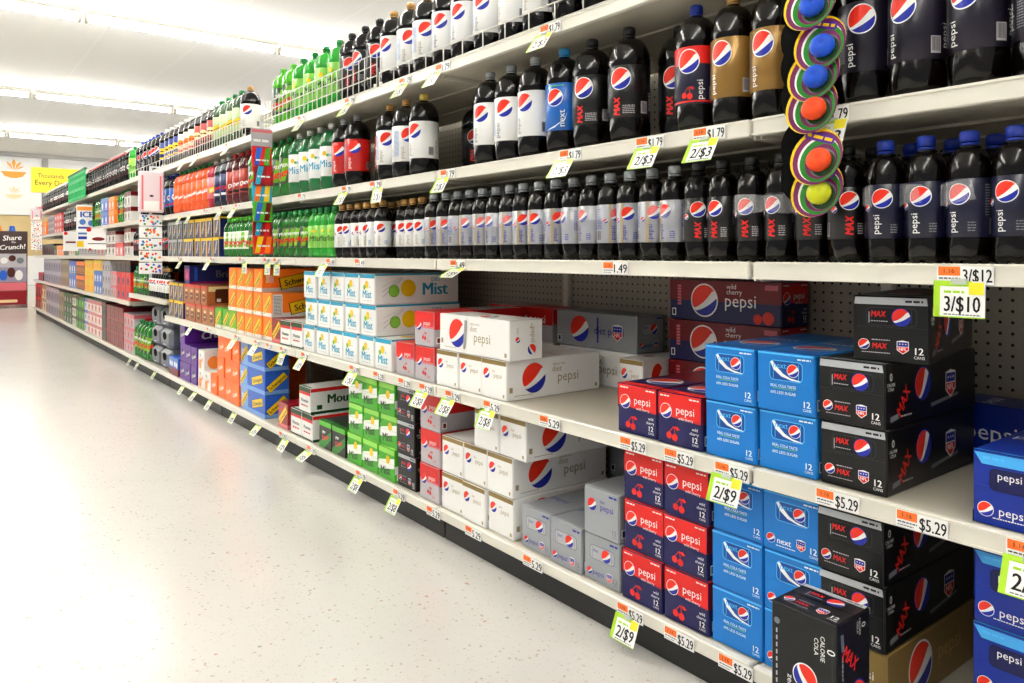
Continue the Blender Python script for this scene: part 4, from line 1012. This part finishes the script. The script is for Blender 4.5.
# second shelf from the top, far bays
row('b_far', ar(6.15, 5, .12), ZB, 'dark bottle with black label', 'light blue-label bottles', F4, 'bottles in the far bays')
farrun('pl_wdk', 7.1, 7.35, ZB, .13, .125, 'white carton with dark red band', F4, 2)
row('b_dew', ar(7.42, 3, .118), ZB, 'dark green bottle', 'white carton', F4, 'bottles in the far bays')
farrun('pl_ora', 7.8, 8.1, ZB, .13, .15, 'orange pack', F4, 2)
farrun('pl_blue', 8.12, 8.5, ZB, .135, .19, 'blue pack', F4, 2)
row('b_dew', ar(8.58, 3, .118), ZB, 'green bottle', 'blue packs', F4, 'bottles in the far bays')
farrun('pl_grn', 8.95, 9.6, ZB, .13, .16, 'green carton', F4 + ' behind the ice sign', 2)
row('b_far', ar(9.7, 12, .128), ZB, 'dark bottle', 'green cartons', F4, 'bottles in the far bays')
farrun('pl_pink', 11.3, 12.0, ZB, .085, .23, 'small pink box', F4, 3)
farrun('pl_lav', 12.02, 12.7, ZB, .085, .23, 'small grey box', F4, 3)
farrun('pl_ora', 12.9, 13.5, ZB, .2, .2, 'orange pack', F4 + ' near the end')
# short raised shelf in bay six: white-label bottles; green bottles
row('s_cfd', ar(5.88, 8, .075), ZM, 'dark bottle with white label', 'yellow-framed cartons', 'short raised shelf', 'bottles on the short raised shelf')
row('s_dew', ar(6.49, 7, .075), ZM, 'green bottle', 'white-label bottles', 'short raised shelf', 'bottles on the short raised shelf')
# two-litre green bottles on the lowest shelf, two high by carriers
for lv in (0, 1): row('b_dew', ar(6.455, 5, .115), ZE + lv * .225, 'big green bottle', 'grey moulded cases', f'{"lower" if lv == 0 else "upper"} level of {F1}', 'green bottles on the far lowest shelf')if lv == 0 else None
# grey moulded cases (rounded shells with a hand hole)
def case_proto():
    b = MB(); n = 20
    def ring(x, sy, sz, z0):
        return [(x, sy * cos(2 * pi * k / n) * (abs(cos(2 * pi * k / n)) ** -.5 if abs(cos(2 * pi * k / n)) > .05 else 1), z0 + sz * sin(2 * pi * k / n)) for k in range(n)]
    b.box(0, -.14, 0, .34, .14, .145, mat('case_grey', '5c6066', .35), .03)
    shell = b.mesh('case_shell')
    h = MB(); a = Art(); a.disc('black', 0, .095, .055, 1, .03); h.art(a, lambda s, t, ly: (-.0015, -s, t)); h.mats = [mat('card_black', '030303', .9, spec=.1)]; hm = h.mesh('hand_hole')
    l = MB(); a = Art(); a.rect('rockn', -.04, .015, .04, .05, 1); a.smalltext('white', -.03, .03, .03, .008, 2); l.art(a, lambda s, t, ly: (-.0012 - .0002 * ly, -s, t)); lm = l.mesh('case_label')
    return [('case_shell', shell), ('hand_hole', hm), ('case_label', lm)]
cp = case_proto()
for c, y in enumerate((5.96, 6.245)):
    for r in range(3):
        put(cp, 'drink_case', (.03, y, ZE + r * .152), 0, f'{("bottom", "middle", "top")[r]} grey moulded drink case, {("stack beside the small blue cartons", "stack beside the green bottles")[c]}', 'drink case', 'grey drink cases on the lowest shelf')

# top shelf far: green crate, black fence with cans
row('b_mist', [7.16], ZA, 'lone bright green bottle', 'black wire fence', TS + ' far along', GA)
row('b_far', ar(7.3, 14, .128), ZA, 'dark bottle behind the black wire fence', 'lone green bottle', 'far top shelf', 'bottles in the far bays')
row('b_far', ar(9.25, 10, .128), ZA, 'dark bottle behind the green crate', 'black fence', 'far top shelf', 'bottles in the far bays')
row('b_far', ar(10.7, 20, .135), ZA, 'dark white-capped bottle', 'green crate', 'far top shelf', 'bottles in the far bays')
farrun('pl_red', 13.45, 14.2, ZA, .11, .25, 'red box', 'far end of the top shelf')

def fence(y0, y1, h, m, label, rows=3, pitch=.05, rail=None, name='wire_fence', cat='shelf fence', group='wire fences on the top shelf'):
    r = D.objects.new(name, None); COL.objects.link(r); r.location = (0, (y0 + y1) / 2, ZA + .004); tag(r, label, cat, group)
    hy = (y1 - y0) / 2; b = MB(); n = max(2, round((y1 - y0) / pitch))
    for i in range(n + 1):
        y = -hy + (y1 - y0) * i / n; b.tube((.008, y, .004), (.008, y, h), .0021, m, 5)
    for k in range(rows):
        z = .006 + (h - .006) * k / (rows - 1); b.tube((.0085, -hy, z), (.0085, hy, z), .0024, m, 5)
    obj('wire_grid', b.mesh('wire_grid'), r)
    b = MB(); 
    for e in (-1, 1): b.box(.003, e * (hy - .012) - .006, 0, .014, e * (hy - .012) + .006, .018, m, .002)
    obj('mounting_clip', b.mesh('mounting_clip'), r)
    if rail:
        b = MB(); b.box(.0, -hy, h - .004, .018, hy, h + .014, rail, .003); obj('top_rail', b.mesh('top_rail'), r)
    return r
fence(1.34, 2.58, .055, 'wire_white', 'low white wire fence before the white-label bottles, top shelf', 2, .11)
fence(2.60, 3.82, .135, 'wire_white', 'tall white wire fence before the black-label and green bottles, top shelf', 4)
fence(4.11, 5.88, .10, 'wire_white', 'white wire fence before the yellow-plate and brown bottles, top shelf', 3)
fence(5.92, 7.05, .06, 'wire_white', 'low white wire fence before the dark blue-capped bottles, top shelf', 2, .1)
fence(7.25, 9.1, .24, 'wire_black', 'black wire fence with a red top rail, far top shelf', 6, .07, 'rail_red')
def crate():
    r = D.objects.new('crate', None); COL.objects.link(r); r.location = (-.022, 9.70, ZA - .03); tag(r, 'bright green slatted plastic crate hanging on the far top shelf', 'crate')
    b = MB(); hy = .60
    for z in (0, .1, .2, .27): b.box(-.012, -hy, z, -.002, hy, z + .035, 'crate_green', .003)
    obj('slat_panel', b.mesh('slat_panel'), r)
    b = MB()
    for i in range(13): y = -hy + .02 + i * (2 * hy - .04) / 12; b.box(-.014, y - .012, 0, -.003, y + .012, .30, 'crate_green', .002)
    obj('upright_slat', b.mesh('upright_slat'), r)
    b = MB(); b.box(-.02, -hy, .30, .01, hy, .32, mat('crate_dark', '0b5a34', .5), .003); obj('crate_rim', b.mesh('crate_rim'), r)
crate()

# ------------------------------------------------------------------ price tickets on the rails
def rail_tag_proto(txt, wide=.085):
    a = Art(); w = wide / 2
    b = MB(); b.box(-.0008, -w, -.030, 0, w, -.001, 'tagw')
    a.rect('tagor', -w + .002, -.0165, -w + .036, -.0015, 1); a.text('char', '1.16', -w + .019, -.0125, .011, 2, maxw=.026); a.smalltext('greyd', -w + .003, -w + .036, -.022, .0022, 1); a.smalltext('greyd', -w + .003, -w + .03, -.027, .0016, 1, 4)
    a.text('black', txt, w - .002, -.0265, .030, 2, al='r', bold=.02, maxw=wide - .042)
    b.art(a, lambda s, t, ly: (-.0009 - .0002 * ly, -s, t))
    return [('rail_ticket', b.mesh('rail_ticket'))]
def sale_proto(txt):
    w, h = .039, .060
    b = MB(); b.box(-.0006, -w, -h, 0, w, 0, 'tagw')
    a = Art(); a.rect('limetag', -w, -h, -w + .010, 0, 1); a.rect('limetag', -w, -.009, w - .02, 0, 1); a.rect('tagyl', w - .024, -.022, w - .002, -.002, 1.3); a.rect('limetag', -w, -h, w, -h + .002, 1)
    a.smalltext('limetag', -w + .016, .008, -.020, .004, 1.5); a.text('black', txt, .005, -.050, .036, 2, maxw=.054, bold=.02); a.smalltext('greytxt', -w + .016, w - .006, -.056, .002, 1)
    b.art(a, lambda s, t, ly: (-.0007 - .0002 * ly, -s, t))
    # the blank reverse and the clip at the top
    c = MB(); c.box(-.003, -.012, -.006, .004, .012, .004, mat('clip_clear', 'dfe3e4', .2, alpha=.6), .001)
    return [('sale_card', b.mesh('sale_card')), ('ticket_clip', c.mesh('ticket_clip'))]
TP, SP = {}, {}
tagcount = {}
SHN = {ZA: 'top shelf', ZB: 'second shelf from top', ZC: 'middle shelf', ZD: 'second shelf from floor', ZE: 'lowest shelf'}
def tags(z, lst, beneath=None):
    for i, (y, txt) in enumerate(lst):
        if txt not in TP: TP[txt] = rail_tag_proto(txt)
        t = TP[txt][0][1]
        o = obj('price_ticket', t, None, (-.0092, y * (.950 if z > 1.2 and y > 1.3 else .972) - .012 if z > .3 or y > 1.5 else y, z - .001))
        tag(o, f'{ORD[i + 1]} orange-marked white price ticket from the near end, rail of the {SHN[z]}', 'price tag', 'rail price tickets')
def sales(z, lst):
    for i, (y, txt, tilt) in enumerate(lst):
        if txt not in SP: SP[txt] = sale_proto(txt)
        put(SP[txt], 'sale_ticket', (-.012, y * (.945 if z > 1.2 and y > 1.3 else .965) - .02 if z > .3 or y > 1.5 else y - .01, z - .026), 0, f'{ORD[i + 1]} lime-edged sale ticket from the near end, hanging off the {SHN[z]}', 'sale tag', 'hanging sale tickets', tilt=(0, radians(tilt)))
tags(ZC, [(.555, '3/$12'), (1.37, '1.49'), (2.09, '1.49'), (2.80, '1.49'), (3.08, '1.49'), (3.72, '1.49'), (3.86, '1.49'), (4.25, '1.49'), (4.80, '1.49'), (5.55, '1.49')])
sales(ZC, [(.575, '3/$10', 2), (2.10, '3/$9', 60), (3.17, '3/$10', 30), (3.74, '2/$1', 4), (3.87, '2/$1', 4), (4.23, '2/$1', 4), (4.90, '2/$3', 30), (5.55, '2/$3', 30)])
tags(ZB, [(.80, '$1.79'), (1.08, '$1.79'), (1.255, '$1.79'), (1.575, '$1.79'), (2.20, '1.79'), (2.73, '1.79'), (2.99, '1.79'), (3.48, '1.79'), (4.42, '1.79'), (4.70, '1.79'), (5.05, '1.79')])
sales(ZB, [(.81, '2/$3', 24), (1.105, '2/$3', 30), (1.275, '2/$3', 30), (1.61, '2/$3', 34), (2.24, '2/$3', 30), (2.72, '2/$3', 12), (3.03, '2/$3', 30), (4.50, '2/$3', 30), (4.76, '2/$3', 30), (5.45, '2/$3', 24), (5.70, '2/$3', 24)])
tags(ZA, [(1.66, '$1.79'), (2.23, '1.79'), (2.49, '1.79'), (2.96, '1.79'), (3.48, '1.79'), (4.6, '1.79'), (5.2, '1.79')])
sales(ZA, [(1.70, '2/$3', 34), (2.29, '2/$3', 34), (2.52, '2/$3', 34), (2.99, '2/$3', 34), (3.50, '2/$3', 34), (4.62, '2/$3', 34), (5.30, '2/$3', 34), (5.62, '2/$3', 34)])
tags(ZD, [(.45, '$5.29'), (.625, '$5.29'), (.78, '$5.29'), (1.02, '$5.29'), (1.165, '$5.29'), (1.31, '$5.29'), (1.625, '5.29'), (1.90, '5.29'), (2.12, '5.29'), (2.29, '5.29'), (2.44, '5.29'), (2.64, '5.29'), (2.85, '5.29'), (3.36, '5.29'), (3.63, '5.29'), (3.82, '5.29'), (4.0, '5.29'), (4.33, '5.29'), (4.87, '5.29')])
sales(ZD, [(.468, '2/$9', 22), (1.045, '2/$9', 20), (1.935, '2/$8', 26), (2.16, '2/$8', 34), (2.33, '2/$8', 34), (2.88, '2/$8', 34), (3.41, '3/$9', 34), (3.66, '3/$9', 20), (4.05, '3/$9', 34), (4.40, '3/$9', 34), (5.30, '3/$9', 34)])
tags(ZE, [(.97, '$5.29'), (1.12, '$5.29'), (1.27, '$5.29'), (1.70, '5.29'), (2.00, '5.29'), (2.24, '5.29'), (2.48, '5.29'), (2.79, '5.29'), (3.29, '5.29'), (3.64, '5.29')])
sales(ZE, [(1.285, '2/$9', 22), (2.52, '2/$8', 30), (2.83, '2/$8', 34), (3.34, '3/$9', 56), (3.62, '3/$9', 34), (4.0, '3/$9', 44), (4.40, '3/$9', 30), (4.86, '3/$9', 34), (5.20, '3/$9', 40), (5.50, '3/$9', 34), (6.3, '3/$9', 30), (6.9, '3/$9', 30), (7.2, '3/$9', 30)])

# ------------------------------------------------------------------ hanging merchandise strips
def strip_candy():
    r = D.objects.new('merchandising_strip', None); COL.objects.link(r); r.location = (-.03, .785, 0); tag(r, 'black hanging strip carrying round candy cards before the cola bottles', 'display strip')
    b = MB(); b.box(-.002, -.012, 1.07, .0, .012, 1.70, 'wire_black'); obj('strip_band', b.mesh('strip_band'), r)
    b = MB()
    for k in range(7): b.tube((-.002, .0, 1.14 + .07 * k), (-.02, .0, 1.137 + .07 * k), .0025, 'wire_black', 6)
    obj('peg_hook', b.mesh('peg_hook'), r)
    cols_ = ['yellow', 'oranger', 'oranger', 'schblue', 'schblue', 'schblue', 'oranger']
    names = ['yellow', 'orange', 'orange', 'blue', 'blue', 'blue', 'orange']
    zs = [1.075, 1.133, 1.228, 1.286, 1.340, 1.415, 1.475]; dy = [.0, -.006, .006, .002, -.008, .004, .006]
    RX, RZ = .045, .054
    for i in range(7):
        c = D.objects.new('candy_card', None); COL.objects.link(c); c.location = (-.052 - .008 * (i % 2) - .004 * (i % 3), .762 + dy[i], zs[i]); c.rotation_euler = (radians(random.uniform(16, 26)), radians(12), radians(14))
        tag(c, f'{ORD[i + 1]} card from the bottom, {names[i]} candy on striped oval backing, black candy strip', 'candy', 'candy cards on the black strip')
        k = MB(); a = Art()
        for q, (m, t) in enumerate((('yellow', 1.0), ('plum', .95), ('white', .80), ('green', .77), ('plum', .62), ('greytxt', .50), ('greend', .45))):
            a.disc(m, .003 * q, -.0015 * q, RX * t, 1 + q * .5, RZ * t, 28)
        a.rrect('purple', -.034, .028, .020, .044, .004, 5); a.smalltext('yellow', -.030, .016, .033, .006, 6, i)
        k.art(a, lambda s, t, ly: (-.0002 * ly, -s, t))
        n = 28; V = [(.0008, -RX * cos(2 * pi * j / n), RZ * sin(2 * pi * j / n)) for j in range(n)]; k.add(V, [tuple(range(n))], 'offwhite')
        obj('backing_card', k.mesh('backing_card'), c)
        k = MB(); k.lathe([(.021, 0), (.0225, .007), (.019, .014), (.012, .018), (.005, .0175), (.002, .015)], mat('candy_' + names[i], {'yellow': 'c6cc04', 'orange': 'e84400', 'blue': '0448c0'}[names[i]], .4, spec=.25), 20)
        o = obj('candy_piece', k.mesh('candy_piece'), c, (-.003, -.010, -.006), (0, radians(-90), 0))
        k = MB(); k.lathe([(.0275, 0), (.0265, .015), (.020, .0215), (.002, .023)], mat('blister', '909090', .06, alpha=.05), 20, cap0=False); obj('blister', k.mesh('blister'), c, (-.0025, -.010, -.006), (0, radians(-90), 0))
        # a second card behind on the same hook, turned to its black back
        if i < 6:
            k = MB(); V = [(.0, -.040 * cos(2 * pi * j / n), .05 * sin(2 * pi * j / n)) for j in range(n)]
            k.add(V + [(v[0] + .003, v[1], v[2]) for v in V], [tuple(range(n)), tuple(range(n, 2 * n))[::-1]] + [(j, (j + 1) % n, n + (j + 1) % n, n + j) for j in range(n)], mat('card_black', '030303', .9, spec=.1))
            d = obj('candy_card_reverse', k.mesh('candy_card_reverse'), None, (-.036, .806, zs[i] + .03), (0, radians(6), 0)); tag(d, f'{ORD[i + 1]} black reversed card from the bottom, behind the candy cards', 'candy', 'reversed cards on the black strip')
strip_candy()
def strip_pouches():
    y = 3.66; x = -.062
    r = D.objects.new('merchandising_strip', None); COL.objects.link(r); r.location = (x, y, 0); tag(r, 'clear hanging strip of brightly coloured pouches between the green and red bottles', 'display strip')
    b = MB(); b.box(-.008, .0, .95, .008, .001, 1.60, mat('strip_clear', 'd9dde0', .2)); b.box(-.004, .0, 1.595, .055, .001, 1.602, mat('strip_clear', 'd9dde0', .2)); obj('strip_band', b.mesh('strip_band'), r)
    b = MB(); b.box(-.052, -.002, 1.475, .052, .0, 1.565, 'greyl'); a = Art(); a.smalltext('white', -.04, .04, 1.50, .012, 1); a.rect('pink', -.05, 1.545, .05, 1.56, 1); b.art(a, lambda s, t, ly: (s, -.0022 - .0002 * ly, t)); obj('header_card', b.mesh('header_card'), r)
    pal = [('redb', 'schblue', 'greenl'), ('maroon', 'teal', 'red'), ('teal', 'orange', 'yellow'), ('greenl', 'schblue', 'crimson'), ('maroon', 'teal', 'redb'), ('redb', 'yellow', 'orange')]
    zs = [1.415, 1.335, 1.245, 1.16, 1.075, 1.0]; hs = [.125, .10, .12, .10, .12, .09]
    for i in range(6):
        k = MB(); a = Art(); h = hs[i]
        k.box(-.048, -.010, -h / 2, .048, .0, h / 2, pal[i][0], .004)
        a.poly(pal[i][1], [(-.042, -h / 2 + .006), (-.020, -h / 2 + .006), (.002, h / 2 - .006), (-.026, h / 2 - .006)], 1); a.poly(pal[i][2], [(.004, -h / 2 + .006), (.030, -h / 2 + .006), (.042, h / 2 - .006), (.018, h / 2 - .006)], 1)
        a.smalltext('white', -.03, .03, -.01, .008, 1.5, i)
        k.art(a, lambda s, t, ly: (s, -.0102 - .0002 * ly, t))
        o = obj('candy_pouch', k.mesh('candy_pouch'), None, (x + random.uniform(-.002, .002), y - .004 - .011 * (i % 2), zs[i]), (radians(-4), 0, radians(random.uniform(-3, 3)))); tag(o, f'{ORD[i + 1]} candy pouch from the top of the coloured pouch strip', 'candy pouch', 'pouches on the hanging strip')
strip_pouches()
def strip_party(y, x, label, w, z0, n, hp, which):
    r = D.objects.new('merchandising_strip', None); COL.objects.link(r); r.location = (x, y, 0); tag(r, label, 'display strip', 'pale strips of dotted cards')
    zt = z0 + n * .085
    b = MB(); b.box(-.010, .0, z0 - .03, .010, .0015, zt + hp + .04, mat('strip_clear', 'd9dde0', .2)); b.box(-.01, .0, zt + hp + .03, -x, .0015, zt + hp + .04, mat('strip_clear', 'd9dde0', .2)); obj('strip_band', b.mesh('strip_band'), r)
    b = MB(); b.box(-w / 2, -.035, zt + .01, w / 2, -.002, zt + hp, mat('plate_pack', 'dccfd4', .3), .006)
    a = Art()
    for e in (-1, 1): a.rect('pink', e * w * .36 - .006, zt + .03, e * w * .36 + .006, zt + hp - .03, 1)
    a.disc('greyd', 0, zt + hp * .42, .014, 1, .008); a.rect('white', -w * .3, zt + .02, w * .3, zt + hp * .3, .6)
    b.art(a, lambda q, t, ly: (q, -.0352 - .0003 * ly, t)); obj('clear_pack', b.mesh('clear_pack'), r)
    rr = random.Random(5)
    for i in range(n):
        k = MB(); k.box(-w * .46, -.008, 0, w * .46, .0, .080, 'white', .002); a = Art()
        for q in range(17): a.disc(rr.choice(['emred', 'schblue', 'orange', 'green', 'emred', 'teal']), rr.uniform(-.40, .40) * w, rr.uniform(.010, .070), .048 * w, 1 + .05 * q, n=10)
        k.art(a, lambda q, t, ly: (q, -.0083 - .0003 * ly, t))
        o = obj('dotted_card', k.mesh('dotted_card'), None, (x, y - .004, z0 + .085 * i), (radians(-3), 0, 0)); tag(o, f'{ORD[n - i]} colour-dotted white card from the top, strip {which}', 'party card', 'dotted cards on pale strips')
strip_party(5.83, -.095, 'pale strip of colour-dotted cards under a clear pack beside the orange bottles', .165, .815, 5, .30, 'beside the orange bottles')
strip_party(13.2, -.075, 'pale strip of colour-dotted cards at the far end of the aisle', .15, 1.02, 5, .18, 'at the far end of the aisle')

# hanging signs in the far bays
def sign(name, x, y, z, w, h, base, art, label, thick=.004):
    b = MB(); b.box(-thick, -w / 2, -h / 2, 0, w / 2, h / 2, base, .001); b.art(art, lambda s, t, ly: (-thick - .0003 - .0004 * ly, -s, t))
    o = obj(name, b.mesh(name), None, (x, y, z)); tag(o, label, 'sign'); return o
def perp_sign(name, x, y, z, w, h, base, art, label, thick=.01):
    b = MB(); b.box(-w / 2, 0, -h / 2, w / 2, thick, h / 2, base, .001); b.art(art, lambda s, t, ly: (s, -.0003 - .0012 * ly, t))
    o = obj(name, b.mesh(name), None, (x, y, z)); tag(o, label, 'sign'); return o
a = Art(); a.rect('orangel', -.09, .17, .09, .21, 1); a.text('ice', 'ICE', 0, .10, .085, 2, bold=.04, maxw=.15); a.disc('bluel', -.04, .05, .03, 1); a.disc('bluel', .04, .04, .03, 1); a.rect('ice', -.08, -.02, .08, .0, 1); a.rect('bluel', -.08, -.08, .08, -.06, 1); a.rect('yellow', -.09, -.21, -.03, -.15, 1); a.rect('ice', -.08, -.13, .05, -.10, 1)
perp_sign('hanging_sign', -.03, 9.0, 1.24, .19, .46, 'white', a, 'narrow hanging sign lettered ICE in blue on white and orange')
a = Art(); a.disc('redb', -.07, .09, .022, 1); a.disc('crimson', .01, .0, .055, 2, .018); a.rect('greytxt', -.08, -.05, .08, -.04, 1); a.disc('redb', -.06, -.1, .012, 1)
perp_sign('hanging_sign', -.06, 8.2, 1.10, .17, .20, 'white', a, 'white square hanging sign with red print in front of the ICE sign')
a = Art(); a.disc('redb', -.05, .09, .02, 1); a.rect('crimson', -.05, -.02, .05, .0, 1)
perp_sign('hanging_sign', -.06, 9.9, 1.10, .15, .22, 'white', a, 'white hanging sign with a red dot behind the ICE sign')

# ------------------------------------------------------------------ far end wall: sign, logo panel, promotional display
a = Art(); a.text('char', 'Thousands', -.05, .04, .105, 1, maxw=.38); a.text('char', 'Every Day', -.05, -.085, .125, 1, maxw=.45, bold=.006)
b = MB(); b.box(-.33, 0, -.21, .39, .03, .21, mat('sign_yellow', 'f3d90e', .5), .004); b.art(a, lambda s, t, ly: (s, -.001 - .001 * ly, t))
o = obj('hanging_sign', b.mesh('hanging_sign'), None, (.335, 14.8, 2.19)); tag(o, 'big yellow sign lettered Thousands Every Day hung above the far shelves', 'sign')
lg = Art()
mat('logo_orange', 'f0a020', .5); mat('logo_pale', 'f8dca6', .5)
def bowl(a, x, y, k, m):
    a.poly(m, [(x - .42 * k, y), (x + .42 * k, y), (x + .30 * k, y - .18 * k), (x + .1 * k, y - .25 * k), (x - .1 * k, y - .25 * k), (x - .30 * k, y - .18 * k)], 1)
    for t, l in ((-60, .42), (-30, .5), (0, .55), (30, .5), (60, .42)):
        cx, cy = sin(radians(t)), cos(radians(t))
        a.poly(m, [(x + .06 * k * cx, y + .06 * k), (x + l * k * cx * .6 - .07 * k * cy, y + .08 * k + l * k * cy * .5), (x + l * k * cx, y + .06 * k + l * k * cy * .8), (x + l * k * cx * .6 + .07 * k * cy, y + .04 * k + l * k * cy * .55)], 1.2)
bowl(lg, 1.58, .42, .78, 'logo_orange'); bowl(lg, 1.58, -.28, .52, 'logo_pale')
b = MB(); b.box(-1.6, 0, -.90, 2.3, .03, .86, mat('panel_white', 'f6f5f2', .6), .005); b.art(lg, lambda s, t, ly: (s, -.001 - .001 * ly, t))
o = obj('wall_panel', b.mesh('wall_panel'), None, (-.85, 27.7, 3.06)); tag(o, 'white wall panel with an orange fruit-bowl emblem and a paler one beneath', 'wall panel')

def display():
    r = D.objects.new('promotional_display', None); COL.objects.link(r); r.location = (-.49, 16.0, 0); tag(r, 'dark brown cardboard promotional display lettered Share the Crunch at the aisle end', 'display stand')
    brown = noisy('display_print', '4a2f2a', '8d7a74', 5.0, .5, 4.0)
    b = MB(); b.box(-.62, 0, 0, .55, .5, .98, brown, .004); obj('display_body', b.mesh('display_body'), r)
    b = MB(); b.box(-.62, -.014, .97, .55, .02, 1.36, mat('display_brown', '30120d', .5), .004)
    a = Art(); a.text('white', 'Share', .32, 1.20, .125, 1, rot=4, shear=.2, bold=.02); a.text('white', 'the', .34, 1.15, .05, 1); a.text('white', 'Crunch!', .33, 1.04, .12, 1, rot=4, shear=.2, bold=.02, maxw=.38)
    b.art(a, lambda s, t, ly: (s, -.016 - .001 * ly, t)); obj('header_board', b.mesh('header_board'), r)
    b = MB(); a = Art(); a.rect('lav', -.6, .46, .53, .72, .5); a.rect('greyl', -.6, .72, .53, .96, .5); a.rect('maroon', -.6, .06, .53, .30, .5); a.rect('pink', -.6, .31, .53, .45, .5)
    for q in range(9): a.disc(['rockn', 'schblue', 'brown', 'offwhite', 'crimson'][q % 5], -.5 + .115 * q, .58 + .05 * (q % 2), .06, 1 + q * .05, .09)
    for q in range(9): a.disc(['offwhite', 'brown', 'greytxt'][q % 3], -.52 + .12 * q, .84 + .04 * (q % 2), .055, 1 + q * .05)
    a.rrect('cream', .0, .10, .4, .15, .02, 1.5)
    b.art(a, lambda s, t, ly: (s, -.001 - .001 * ly, t)); obj('printed_front', b.mesh('printed_front'), r)
display()
for i, xx in enumerate((-.96, -.76, -.56, -.36, -.16)):
    m2 = MB(); c = ['redb', 'nextl', 'schblue', 'orange', 'schblue'][i]
    m2.lathe([(.05, 0), (.085, .03), (.10, .12), (.10, .28), (.09, .40), (.075, .45), (.08, .47)], c, 14, lambda r, z, t: (r * (1 - (.5 * abs(cos(t)) if z > .38 else 0)), z))
    o = obj('snack_bag', m2.mesh('snack_bag'), None, (xx, 16.16, .985))
    tag(o, f'{ORD[i + 1]} snack bag from the open aisle side, in the top of the brown display', 'snack bag', 'snack bags in the brown display')

# ------------------------------------------------------------------ camera and light
cam = D.cameras.new('camera'); co = D.objects.new('camera', cam); COL.objects.link(co)
co.location = (-1.345, 0, .956); co.rotation_euler = (radians(90), 0, radians(-37.6))
cam.sensor_width = 36; cam.lens = 36 * 758 / 1024; cam.shift_y = -(341.5 - 254) / 1024
cam.clip_start = .05; cam.clip_end = 100
sc = bpy.context.scene; sc.camera = co
w = D.worlds.new('store_air'); sc.world = w; w.use_nodes = True
w.node_tree.nodes['Background'].inputs['Color'].default_value = rgb('fbfbfc'); w.node_tree.nodes['Background'].inputs['Strength'].default_value = .18
sc.view_settings.view_transform = 'Standard'; sc.view_settings.look = 'None'; sc.view_settings.gamma = 1; sc.view_settings.use_curve_mapping = False
sc.view_settings.exposure = 1.12
sc.cycles.max_bounces = 8; sc.cycles.transparent_max_bounces = 8
